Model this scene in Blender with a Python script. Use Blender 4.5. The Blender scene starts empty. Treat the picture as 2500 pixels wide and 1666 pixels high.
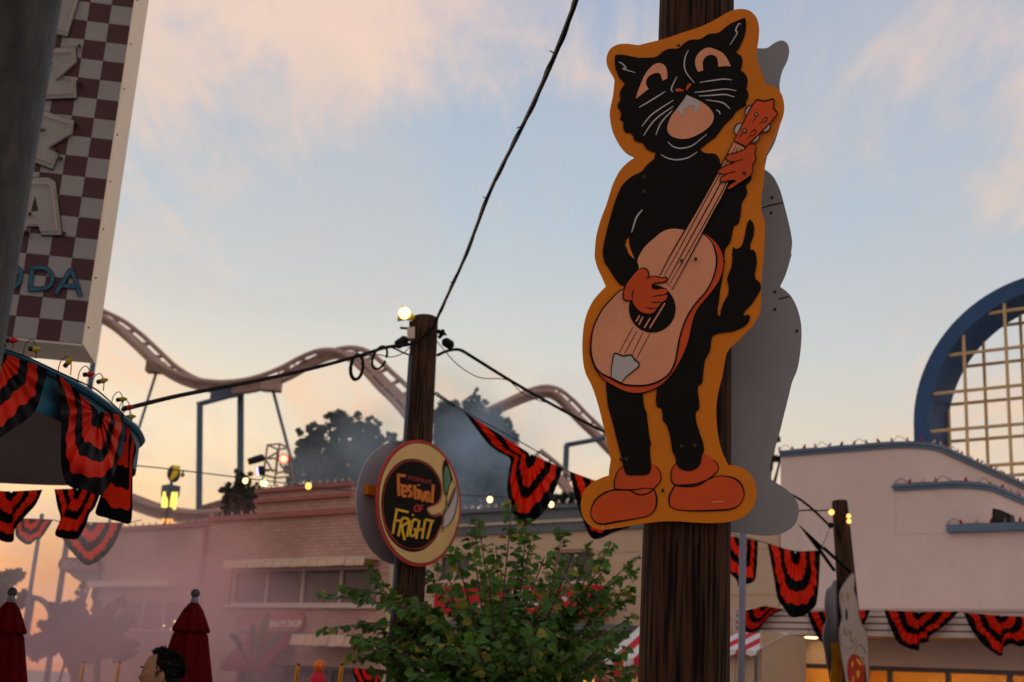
import bpy, bmesh, math, random
from mathutils import Vector, Matrix, noise as mnoise
from mathutils.geometry import tessellate_polygon
R_ = math.radians
rnd = random.Random(7)
SC = bpy.context.scene
COL = SC.collection

# ------------------------------------------------------------------ camera
PITCH, ROLL, FPX = R_(15.3), R_(3.43), 3163.0
CAM = Vector((0, 0, 1.65))
FW = Vector((0, math.cos(PITCH), math.sin(PITCH)))
_r0 = Vector((1, 0, 0)); _u0 = Vector((0, -math.sin(PITCH), math.cos(PITCH)))
UPV = _u0 * math.cos(ROLL) - _r0 * math.sin(ROLL)
RTV = _r0 * math.cos(ROLL) + _u0 * math.sin(ROLL)
cd = bpy.data.cameras.new('camera')
cam = bpy.data.objects.new('camera', cd); COL.objects.link(cam)
m = Matrix((RTV, UPV, -FW)).transposed().to_4x4(); m.translation = CAM
cam.matrix_world = m
cd.sensor_width = 36; cd.lens = FPX / 2500 * 36; cd.clip_end = 3000; cd.clip_start = .05
cd.dof.use_dof = True; cd.dof.focus_distance = 5.3; cd.dof.aperture_fstop = 3.6
SC.camera = cam

# ------------------------------------------------------------------ sky
SUN_AZ = R_(-26); SUN_EL = R_(1.5)          # azimuth from +Y towards +X
w = bpy.data.worlds.new('World'); SC.world = w; w.use_nodes = True
nt = w.node_tree; nt.nodes.clear()
def N(tree, typ, **kw):
    n = tree.nodes.new(typ)
    for k, v in kw.items(): setattr(n, k, v)
    return n
def mth(tree, op, a, b=None, clamp=False):
    n = tree.nodes.new('ShaderNodeMath'); n.operation = op; n.use_clamp = clamp
    for i, q in enumerate((a, b)):
        if q is None: continue
        if isinstance(q, (int, float)): n.inputs[i].default_value = q
        else: tree.links.new(q, n.inputs[i])
    return n.outputs[0]
def mixc(tree, fac, a, b, blend='MIX'):
    n = tree.nodes.new('ShaderNodeMix'); n.data_type = 'RGBA'; n.blend_type = blend
    for i, q in ((0, fac), (6, a), (7, b)):
        if isinstance(q, (int, float)): n.inputs[i].default_value = q
        elif isinstance(q, tuple): n.inputs[i].default_value = (*q, 1) if len(q) == 3 else q
        else: tree.links.new(q, n.inputs[i])
    return n.outputs[2]
def ramp(tree, fac, stops, interp='LINEAR'):
    n = tree.nodes.new('ShaderNodeValToRGB'); cr = n.color_ramp; cr.interpolation = interp
    while len(cr.elements) < len(stops): cr.elements.new(.5)
    for e, (p, c) in zip(cr.elements, stops): e.position = p; e.color = (*c, 1)
    if fac is not None: tree.links.new(fac, n.inputs[0])
    return n.outputs[0]
def srgb(r, g, b):
    return tuple((c / 255 / 12.92) if c / 255 <= .04045 else ((c / 255 + .055) / 1.055) ** 2.4 for c in (r, g, b))
tc = N(nt, 'ShaderNodeTexCoord')
sky = N(nt, 'ShaderNodeTexSky', sky_type='NISHITA', sun_disc=False)
sky.sun_elevation = SUN_EL; sky.sun_rotation = SUN_AZ; sky.air_density = 1.2; sky.dust_density = 2.0; sky.ozone_density = 2.0
sep = N(nt, 'ShaderNodeSeparateXYZ'); nt.links.new(tc.outputs['Generated'], sep.inputs[0])
el = mth(nt, 'MAXIMUM', sep.outputs[2], 0.0)
# dusk colours by elevation (sine of elevation), sunset side and the side behind the viewer
warm = ramp(nt, el, [(0, srgb(222, 134, 92)), (.07, srgb(238, 176, 122)), (.115, srgb(240, 206, 156)), (.18, srgb(238, 222, 192)), (.26, srgb(209, 209, 202)),
                     (.36, srgb(180, 195, 206)), (.50, srgb(163, 179, 201)), (1, srgb(166, 180, 201))])
flank = ramp(nt, el, [(0, srgb(214, 160, 132)), (.10, srgb(226, 192, 162)), (.18, srgb(222, 207, 186)), (.26, srgb(203, 204, 202)), (.36, srgb(179, 193, 206)), (.50, srgb(161, 177, 201)), (1, srgb(166, 180, 201))])
cool = ramp(nt, el, [(0, srgb(214, 188, 172)), (.2, srgb(220, 196, 180)), (.45, srgb(206, 196, 190)), (1, srgb(166, 180, 201))])
az = N(nt, 'ShaderNodeVectorMath', operation='DOT_PRODUCT'); nt.links.new(tc.outputs['Generated'], az.inputs[0])
az.inputs[1].default_value = (math.sin(SUN_AZ), math.cos(SUN_AZ), 0)
side = N(nt, 'ShaderNodeMapRange', interpolation_type='SMOOTHSTEP'); nt.links.new(az.outputs['Value'], side.inputs[0])
side.inputs[1].default_value = -.35; side.inputs[2].default_value = .75
glow = N(nt, 'ShaderNodeMapRange', interpolation_type='SMOOTHSTEP'); nt.links.new(az.outputs['Value'], glow.inputs[0]); glow.inputs[1].default_value = .70; glow.inputs[2].default_value = .97
base = mixc(nt, side.outputs[0], cool, mixc(nt, glow.outputs[0], flank, warm))
# cloud sheets: soft streaks on a plane overhead, lit peach from below
den = mth(nt, 'ADD', el, .12)
px_ = mth(nt, 'DIVIDE', sep.outputs[0], den); py_ = mth(nt, 'DIVIDE', sep.outputs[1], den)
cv = N(nt, 'ShaderNodeCombineXYZ'); nt.links.new(px_, cv.inputs[0]); nt.links.new(py_, cv.inputs[1])
def cloud(loc, rot, scl, detail, rough, dist):
    mp = N(nt, 'ShaderNodeMapping'); nt.links.new(cv.outputs[0], mp.inputs[0]); mp.inputs['Rotation'].default_value = (0, 0, R_(rot)); mp.inputs['Scale'].default_value = (*scl, 1); mp.inputs['Location'].default_value = (*loc, 0)
    n_ = N(nt, 'ShaderNodeTexNoise'); nt.links.new(mp.outputs[0], n_.inputs['Vector']); n_.inputs['Scale'].default_value = 1; n_.inputs['Detail'].default_value = detail; n_.inputs['Roughness'].default_value = rough; n_.inputs['Distortion'].default_value = dist
    return n_.outputs['Fac']
CL = (12.66, 15.55)
big = cloud(CL, 10, (.85, .75), 3, .5, .2)
fine = cloud((1.4, 2.2), -38, (5.5, 1.5), 8, .66, .9)
puff = cloud((6.4, 3.2), 15, (7.0, 5.0), 6, .6, .4)
msk = mth(nt, 'ADD', mth(nt, 'ADD', mth(nt, 'MULTIPLY', big, .56), mth(nt, 'MULTIPLY', fine, .30)), mth(nt, 'MULTIPLY', puff, .14))
cm = N(nt, 'ShaderNodeMapRange', interpolation_type='SMOOTHSTEP'); nt.links.new(msk, cm.inputs[0]); cm.inputs[1].default_value = .482; cm.inputs[2].default_value = .615
ccol = mixc(nt, side.outputs[0], srgb(222, 196, 184), ramp(nt, el, [(0, srgb(226, 146, 104)), (.15, srgb(240, 198, 160)), (.3, srgb(248, 209, 178)), (.6, srgb(248, 213, 190))]))
sk = mixc(nt, mth(nt, 'MULTIPLY', cm.outputs[0], .82), base, ccol)
veil = cloud((7.1, 0.4), -20, (2.4, 1.0), 6, .6, .5)
cm2 = N(nt, 'ShaderNodeMapRange', interpolation_type='SMOOTHSTEP'); nt.links.new(veil, cm2.inputs[0]); cm2.inputs[1].default_value = .46; cm2.inputs[2].default_value = .66
sk = mixc(nt, mth(nt, 'MULTIPLY', cm2.outputs[0], .40), sk, srgb(200, 192, 190))
bg = N(nt, 'ShaderNodeBackground'); nt.links.new(sk, bg.inputs[0]); bg.inputs[1].default_value = 1.0
bgn = N(nt, 'ShaderNodeBackground'); nt.links.new(sky.outputs[0], bgn.inputs[0]); bgn.inputs[1].default_value = 0.03
ads = N(nt, 'ShaderNodeAddShader'); nt.links.new(bg.outputs[0], ads.inputs[0]); nt.links.new(bgn.outputs[0], ads.inputs[1])
wo = N(nt, 'ShaderNodeOutputWorld'); nt.links.new(ads.outputs[0], wo.inputs[0])
w.cycles.sampling_method = 'MANUAL'; w.cycles.sample_map_resolution = 512

sd = bpy.data.lights.new('sun', 'SUN'); sun = bpy.data.objects.new('sun', sd); COL.objects.link(sun)
sd.energy = .5; sd.angle = R_(14); sd.color = (1, .66, .38)
_el = R_(6)
sdir = Vector((math.sin(SUN_AZ) * math.cos(_el), math.cos(SUN_AZ) * math.cos(_el), math.sin(_el)))
sun.rotation_euler = sdir.to_track_quat('Z', 'Y').to_euler(); sun.location = (0, 0, 30)

SC.view_settings.view_transform = 'Standard'; SC.view_settings.look = 'None'
SC.view_settings.exposure = 0; SC.view_settings.gamma = 1
SC.render.engine = 'CYCLES'
SC.cycles.use_denoising = True; SC.cycles.max_bounces = 6; SC.cycles.volume_bounces = 1
SC.cycles.transparent_max_bounces = 12; SC.cycles.volume_step_rate = 2.0; SC.cycles.sample_clamp_indirect = 4

# ------------------------------------------------------------------ helpers
def ray(x, y): return FW + RTV * ((x - 1250) / FPX) - UPV * ((y - 833) / FPX)
def P(x, y, Y):
    """point on the pixel's ray at world depth Y"""
    d = ray(x, y); return CAM + d * (Y / d.y)
def PZ(x, y, z):
    d = ray(x, y); return CAM + d * ((z - CAM.z) / d.z)
def px2m(p, wpx): return wpx * (p - CAM).dot(FW) / FPX
class Plane:
    def __init__(s, o, n): s.o = Vector(o); s.n = Vector(n).normalized(); s.u = Vector((-s.n.y, s.n.x, 0)).normalized(); s.v = s.n.cross(s.u)
    def at(s, x, y, off=0):
        d = ray(x, y); k = ((s.o + s.n * off) - CAM).dot(s.n) / d.dot(s.n); return CAM + d * k
    def uv(s, p): q = p - s.o; return q.dot(s.u), q.dot(s.v)
    def pt(s, u, v, off=0): return s.o + s.u * u + s.v * v + s.n * off
# the street front: s runs along it (to the right and nearer), off stands proud of it towards the street
FA = Vector((-5.6, 32, 0)); FT = Vector((.762, -.648, 0)).normalized(); FN = Vector((FT.y, -FT.x, 0))
FPL = Plane(FA, FN)
def fp(s, z, off=0): return FA + FT * s + FN * off + Vector((0, 0, z))
def fs(x, y, off=0):
    q = FPL.at(x, y, off); return (q - FA).dot(FT), q.z
def crop(ox, oy, sc): return lambda pts: [(ox + p[0] / sc, oy + p[1] / sc, *p[2:]) for p in pts]

def cr_spline(pts, n=6, closed=False):
    """Catmull-Rom through tuples/Vectors; a pixel tuple with a third item is a corner"""
    V = [Vector(p[:2]) if isinstance(p, tuple) and len(p) <= 3 and not isinstance(p, Vector) else Vector(p) for p in pts]
    cor = [isinstance(p, tuple) and len(p) == 3 and p[2] == 'c' for p in pts]
    L = len(V); out = []
    for i in range(L if closed else L - 1):
        p1, p2 = V[i], V[(i + 1) % L]
        p0 = V[i - 1] if (closed or i > 0) else p1
        p3 = V[(i + 2) % L] if (closed or i + 2 < L) else p2
        if cor[i]: p0 = p1
        if cor[(i + 1) % L]: p3 = p2
        m1 = (p2 - p0) * .5; m2 = (p3 - p1) * .5; d = (p2 - p1).length
        for m_ in (m1, m2):
            if m_.length > d: m_ *= d / m_.length
        for k in range(n):
            t = k / n; t2 = t * t; t3 = t2 * t
            out.append(p1 * (2 * t3 - 3 * t2 + 1) + m1 * (t3 - 2 * t2 + t) + p2 * (-2 * t3 + 3 * t2) + m2 * (t3 - t2))
    if not closed: out.append(V[-1])
    return out

class MB:
    def __init__(s): s.v = []; s.f = []; s.mi = []
    def add(s, vs, fs_, mi=0):
        b = len(s.v); s.v += [Vector(v) for v in vs]; s.f += [tuple(i + b for i in f) for f in fs_]; s.mi += [mi] * len(fs_); return s
    def obox(s, o, a, b, c, mi=0):
        o = Vector(o); a = Vector(a); b = Vector(b); c = Vector(c)
        if a.cross(b).dot(c) < 0: a, b = b, a
        return s.add([o, o + a, o + a + b, o + b, o + c, o + a + c, o + a + b + c, o + b + c],
                     [(0, 3, 2, 1), (4, 5, 6, 7), (0, 1, 5, 4), (1, 2, 6, 5), (2, 3, 7, 6), (3, 0, 4, 7)], mi)
    def box(s, c, d, mi=0):
        c = Vector(c); x, y, z = d
        return s.obox(c - Vector(d) / 2, (x, 0, 0), (0, y, 0), (0, 0, z), mi)
    def fbox(s, s0, s1, z0, z1, o0, o1, mi=0):
        return s.obox(fp(s0, z0, o0), FT * (s1 - s0), FN * (o1 - o0), Vector((0, 0, z1 - z0)), mi)
    def tube(s, path, r, n=8, cap=True, mi=0, closed=False):
        path = [Vector(p) for p in path]; L = len(path)
        rr = r if isinstance(r, (list, tuple)) else [r] * L
        b = len(s.v); prev = None; rings = []
        for i, p in enumerate(path):
            if closed: t = path[(i + 1) % L] - path[i - 1]
            else: t = path[min(i + 1, L - 1)] - path[max(i - 1, 0)]
            t = t.normalized() if t.length > 1e-9 else Vector((0, 0, 1))
            if prev is None:
                a = Vector((0, 0, 1)) if abs(t.z) < .9 else Vector((1, 0, 0)); x = a.cross(t).normalized()
            else:
                x = (prev - t * prev.dot(t)); x = x.normalized() if x.length > 1e-6 else Vector((1, 0, 0)).cross(t).normalized()
            prev = x; y = t.cross(x)
            s.v += [p + (x * math.cos(2 * math.pi * k / n) + y * math.sin(2 * math.pi * k / n)) * rr[i] for k in range(n)]
        for i in range(L if closed else L - 1):
            j = (i + 1) % L
            for k in range(n):
                s.f.append((b + i * n + k, b + i * n + (k + 1) % n, b + j * n + (k + 1) % n, b + j * n + k)); s.mi.append(mi)
        if cap and not closed:
            s.f.append(tuple(b + k for k in range(n))[::-1]); s.mi.append(mi)
            s.f.append(tuple(b + (L - 1) * n + k for k in range(n))); s.mi.append(mi)
        return s
    def lathe(s, o, prof, n=16, axis=None, mi=0, fold=None):
        """profile (radius, height) about axis from o"""
        o = Vector(o); ax = Vector(axis or (0, 0, 1)).normalized()
        x = (Vector((1, 0, 0)) if abs(ax.x) < .9 else Vector((0, 1, 0))).cross(ax).normalized(); y = ax.cross(x)
        b = len(s.v)
        for r, h in prof:
            for k in range(n):
                a = 2 * math.pi * k / n; q = r * (fold(a, h) if fold else 1)
                s.v.append(o + ax * h + (x * math.cos(a) + y * math.sin(a)) * q)
        for i in range(len(prof) - 1):
            for k in range(n):
                s.f.append((b + i * n + k, b + i * n + (k + 1) % n, b + (i + 1) * n + (k + 1) % n, b + (i + 1) * n + k)); s.mi.append(mi)
        s.f.append(tuple(b + k for k in range(n))[::-1]); s.mi.append(mi)
        s.f.append(tuple(b + (len(prof) - 1) * n + k for k in range(n))); s.mi.append(mi)
        return s
    def ball(s, c, r, nu=12, nv=8, mi=0):
        sx = r if isinstance(r, (tuple, list)) else (r, r, r); c = Vector(c)
        b = len(s.v)
        for j in range(1, nv):
            th = math.pi * j / nv
            for k in range(nu):
                a = 2 * math.pi * k / nu
                s.v.append(c + Vector((sx[0] * math.sin(th) * math.cos(a), sx[1] * math.sin(th) * math.sin(a), sx[2] * math.cos(th))))
        s.v += [c + Vector((0, 0, sx[2])), c - Vector((0, 0, sx[2]))]; T = b + (nv - 1) * nu
        for j in range(nv - 2):
            for k in range(nu):
                s.f.append((b + j * nu + k, b + (j + 1) * nu + k, b + (j + 1) * nu + (k + 1) % nu, b + j * nu + (k + 1) % nu)); s.mi.append(mi)
        for k in range(nu):
            s.f.append((T, b + k, b + (k + 1) % nu)); s.mi.append(mi)
            q = b + (nv - 2) * nu; s.f.append((T + 1, q + (k + 1) % nu, q + k)); s.mi.append(mi)
        return s
    def slab(s, pts, nrm, th, mi=0):
        """closed 3D polygon (roughly planar), extruded th backwards along -nrm"""
        pts = [Vector(p) for p in pts]; nrm = Vector(nrm).normalized(); L = len(pts)
        tri = tessellate_polygon([pts])
        b = len(s.v); s.v += pts + [p - nrm * th for p in pts]
        for t in tri:
            a, c, d = t
            if (pts[c] - pts[a]).cross(pts[d] - pts[a]).dot(nrm) < 0: c, d = d, c
            s.f.append((b + a, b + c, b + d)); s.mi.append(mi)
            if th > 0: s.f.append((b + L + a, b + L + d, b + L + c)); s.mi.append(mi)
        if th > 0:
            for i in range(L):
                j = (i + 1) % L; s.f.append((b + i, b + j, b + L + j, b + L + i)); s.mi.append(mi)
        return s
    def build(s, name, mat, parent=None, smooth=False, loc=None):
        o = Vector(loc) if loc is not None else (parent.matrix_world.translation.copy() if parent else Vector((0, 0, 0)))
        me = bpy.data.meshes.new(name)
        me.from_pydata([tuple(v - o) for v in s.v], [], s.f)
        for mm in (mat if isinstance(mat, (list, tuple)) else [mat]): me.materials.append(mm)
        if any(s.mi): me.polygons.foreach_set('material_index', s.mi)
        if smooth: me.polygons.foreach_set('use_smooth', [True] * len(s.f))
        me.update()
        ob = bpy.data.objects.new(name, me); COL.objects.link(ob)
        if parent:
            ob.parent = parent
            if loc is not None: ob.location = o - parent.matrix_world.translation
            ob.matrix_world.translation = o
        elif loc is not None: ob.location = o; ob.matrix_world.translation = o
        return ob
def tag(o, label, cat, group=None, kind=None):
    if label: o['label'] = label
    if cat: o['category'] = cat
    if group: o['group'] = group
    if kind: o['kind'] = kind
    return o
def thing(name, label, cat, loc, group=None, kind=None):
    o = bpy.data.objects.new(name, None); COL.objects.link(o); o.empty_display_size = .2
    o.location = loc; o.matrix_world.translation = Vector(loc)
    return tag(o, label, cat, group, kind)
def inst(src, parent, pos, rot=None, scale=None):
    c = src.copy(); COL.objects.link(c); c.parent = parent
    c.location = Vector(pos) - (parent.matrix_world.translation if parent else Vector((0, 0, 0)))
    if rot is not None: c.rotation_euler = rot
    if scale is not None: c.scale = (scale,) * 3 if isinstance(scale, (int, float)) else scale
    return c

# ------------------------------------------------------------------ materials
def mat(name, col, rough=.6, var=.12, scale=6, bump=.0, bscale=40, spec=.16, metal=0, trans=0, stretch=(1, 1, 1), emit=None, estr=0, dirt=None):
    m_ = bpy.data.materials.new(name); m_.use_nodes = True; t = m_.node_tree; b = t.nodes['Principled BSDF']
    c = N(t, 'ShaderNodeTexCoord'); mp_ = N(t, 'ShaderNodeMapping'); t.links.new(c.outputs['Object'], mp_.inputs[0]); mp_.inputs['Scale'].default_value = stretch
    nz = N(t, 'ShaderNodeTexNoise'); t.links.new(mp_.outputs[0], nz.inputs['Vector']); nz.inputs['Scale'].default_value = scale; nz.inputs['Detail'].default_value = 5; nz.inputs['Roughness'].default_value = .62
    lo = tuple(x * (1 - var) for x in col); hi = tuple(min(1, x * (1 + var)) for x in col)
    o_ = ramp(t, nz.outputs['Fac'], [(.3, lo), (.7, hi)])
    if dirt:
        nz2 = N(t, 'ShaderNodeTexNoise'); t.links.new(mp_.outputs[0], nz2.inputs['Vector']); nz2.inputs['Scale'].default_value = dirt[1]; nz2.inputs['Detail'].default_value = 8; nz2.inputs['Roughness'].default_value = .7
        mr = N(t, 'ShaderNodeMapRange'); t.links.new(nz2.outputs['Fac'], mr.inputs[0]); mr.inputs[1].default_value = dirt[2]; mr.inputs[2].default_value = dirt[2] + .2; mr.inputs[4].default_value = dirt[3]
        o_ = mixc(t, mr.outputs[0], o_, dirt[0])
    t.links.new(o_, b.inputs['Base Color'])
    b.inputs['Roughness'].default_value = rough; b.inputs['Specular IOR Level'].default_value = spec; b.inputs['Metallic'].default_value = metal
    if bump:
        nb = N(t, 'ShaderNodeTexNoise'); t.links.new(mp_.outputs[0], nb.inputs['Vector']); nb.inputs['Scale'].default_value = bscale; nb.inputs['Detail'].default_value = 6
        bp = N(t, 'ShaderNodeBump'); t.links.new(nb.outputs['Fac'], bp.inputs['Height']); bp.inputs['Strength'].default_value = bump; bp.inputs['Distance'].default_value = .02
        t.links.new(bp.outputs[0], b.inputs['Normal'])
    if emit: b.inputs['Emission Color'].default_value = (*emit, 1); b.inputs['Emission Strength'].default_value = estr
    if trans:
        tr = N(t, 'ShaderNodeBsdfTranslucent'); t.links.new(o_, tr.inputs[0]); mx = N(t, 'ShaderNodeMixShader'); mx.inputs[0].default_value = trans
        t.links.new(b.outputs[0], mx.inputs[1]); t.links.new(tr.outputs[0], mx.inputs[2])
        t.links.new(mx.outputs[0], t.nodes['Material Output'].inputs[0])
    return m_
def wood(name, base, dark):
    m_ = mat(name, base, .85, .3, 9, 0, spec=.15, stretch=(1, 1, .06)); t = m_.node_tree; b = t.nodes['Principled BSDF']
    c = N(t, 'ShaderNodeTexCoord'); mp_ = N(t, 'ShaderNodeMapping'); t.links.new(c.outputs['Object'], mp_.inputs[0]); mp_.inputs['Scale'].default_value = (1, 1, .035)
    v = N(t, 'ShaderNodeTexNoise'); t.links.new(mp_.outputs[0], v.inputs['Vector']); v.inputs['Scale'].default_value = 60; v.inputs['Detail'].default_value = 6; v.inputs['Roughness'].default_value = .55
    crack = N(t, 'ShaderNodeMapRange'); t.links.new(v.outputs['Fac'], crack.inputs[0]); crack.inputs[1].default_value = .40; crack.inputs[2].default_value = .56
    old = b.inputs['Base Color'].links[0].from_socket
    mp3 = N(t, 'ShaderNodeMapping'); t.links.new(c.outputs['Object'], mp3.inputs[0]); mp3.inputs['Scale'].default_value = (1, 1, .2)
    v2 = N(t, 'ShaderNodeTexNoise'); t.links.new(mp3.outputs[0], v2.inputs['Vector']); v2.inputs['Scale'].default_value = 5; v2.inputs['Detail'].default_value = 4
    gl = mixc(t, mth(t, 'MULTIPLY', v2.outputs['Fac'], .9), old, tuple(x * 1.7 for x in base))
    t.links.new(mixc(t, crack.outputs[0], dark, gl), b.inputs['Base Color'])
    bp = N(t, 'ShaderNodeBump'); t.links.new(v.outputs['Fac'], bp.inputs['Height']); bp.inputs['Strength'].default_value = .9; bp.inputs['Distance'].default_value = .02
    t.links.new(bp.outputs[0], b.inputs['Normal']); return m_
def emis(name, col, st):
    m_ = bpy.data.materials.new(name); m_.use_nodes = True; t = m_.node_tree; b = t.nodes['Principled BSDF']
    b.inputs['Base Color'].default_value = (*col, 1); b.inputs['Emission Color'].default_value = (*col, 1); b.inputs['Emission Strength'].default_value = st; return m_
def facade_brick(name, c1, c2, mortar, sc):
    m_ = mat(name, c1, .85, .1, 2, spec=.2); t = m_.node_tree; b = t.nodes['Principled BSDF']
    g = N(t, 'ShaderNodeNewGeometry'); d = N(t, 'ShaderNodeVectorMath', operation='DOT_PRODUCT'); t.links.new(g.outputs['Position'], d.inputs[0]); d.inputs[1].default_value = FT
    sp = N(t, 'ShaderNodeSeparateXYZ'); t.links.new(g.outputs['Position'], sp.inputs[0])
    cb = N(t, 'ShaderNodeCombineXYZ'); t.links.new(d.outputs['Value'], cb.inputs[0]); t.links.new(sp.outputs[2], cb.inputs[1])
    br = N(t, 'ShaderNodeTexBrick'); t.links.new(cb.outputs[0], br.inputs['Vector'])
    br.inputs['Scale'].default_value = sc; br.inputs['Color1'].default_value = (*c1, 1); br.inputs['Color2'].default_value = (*c2, 1); br.inputs['Mortar'].default_value = (*mortar, 1)
    br.inputs['Brick Width'].default_value = .62; br.inputs['Row Height'].default_value = .22; br.inputs['Mortar Size'].default_value = .018
    nz = N(t, 'ShaderNodeTexNoise'); t.links.new(cb.outputs[0], nz.inputs['Vector']); nz.inputs['Scale'].default_value = .6; nz.inputs['Detail'].default_value = 6
    mr = ramp(t, nz.outputs['Fac'], [(.3, (.78, .78, .78)), (.7, (1.15, 1.15, 1.15))])
    t.links.new(mixc(t, 1.0, br.outputs['Color'], mr, 'MULTIPLY'), b.inputs['Base Color'])
    bp = N(t, 'ShaderNodeBump'); t.links.new(br.outputs['Fac'], bp.inputs['Height']); bp.invert = True; bp.inputs['Strength'].default_value = .6; bp.inputs['Distance'].default_value = .02
    t.links.new(bp.outputs[0], b.inputs['Normal']); return m_
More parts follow.
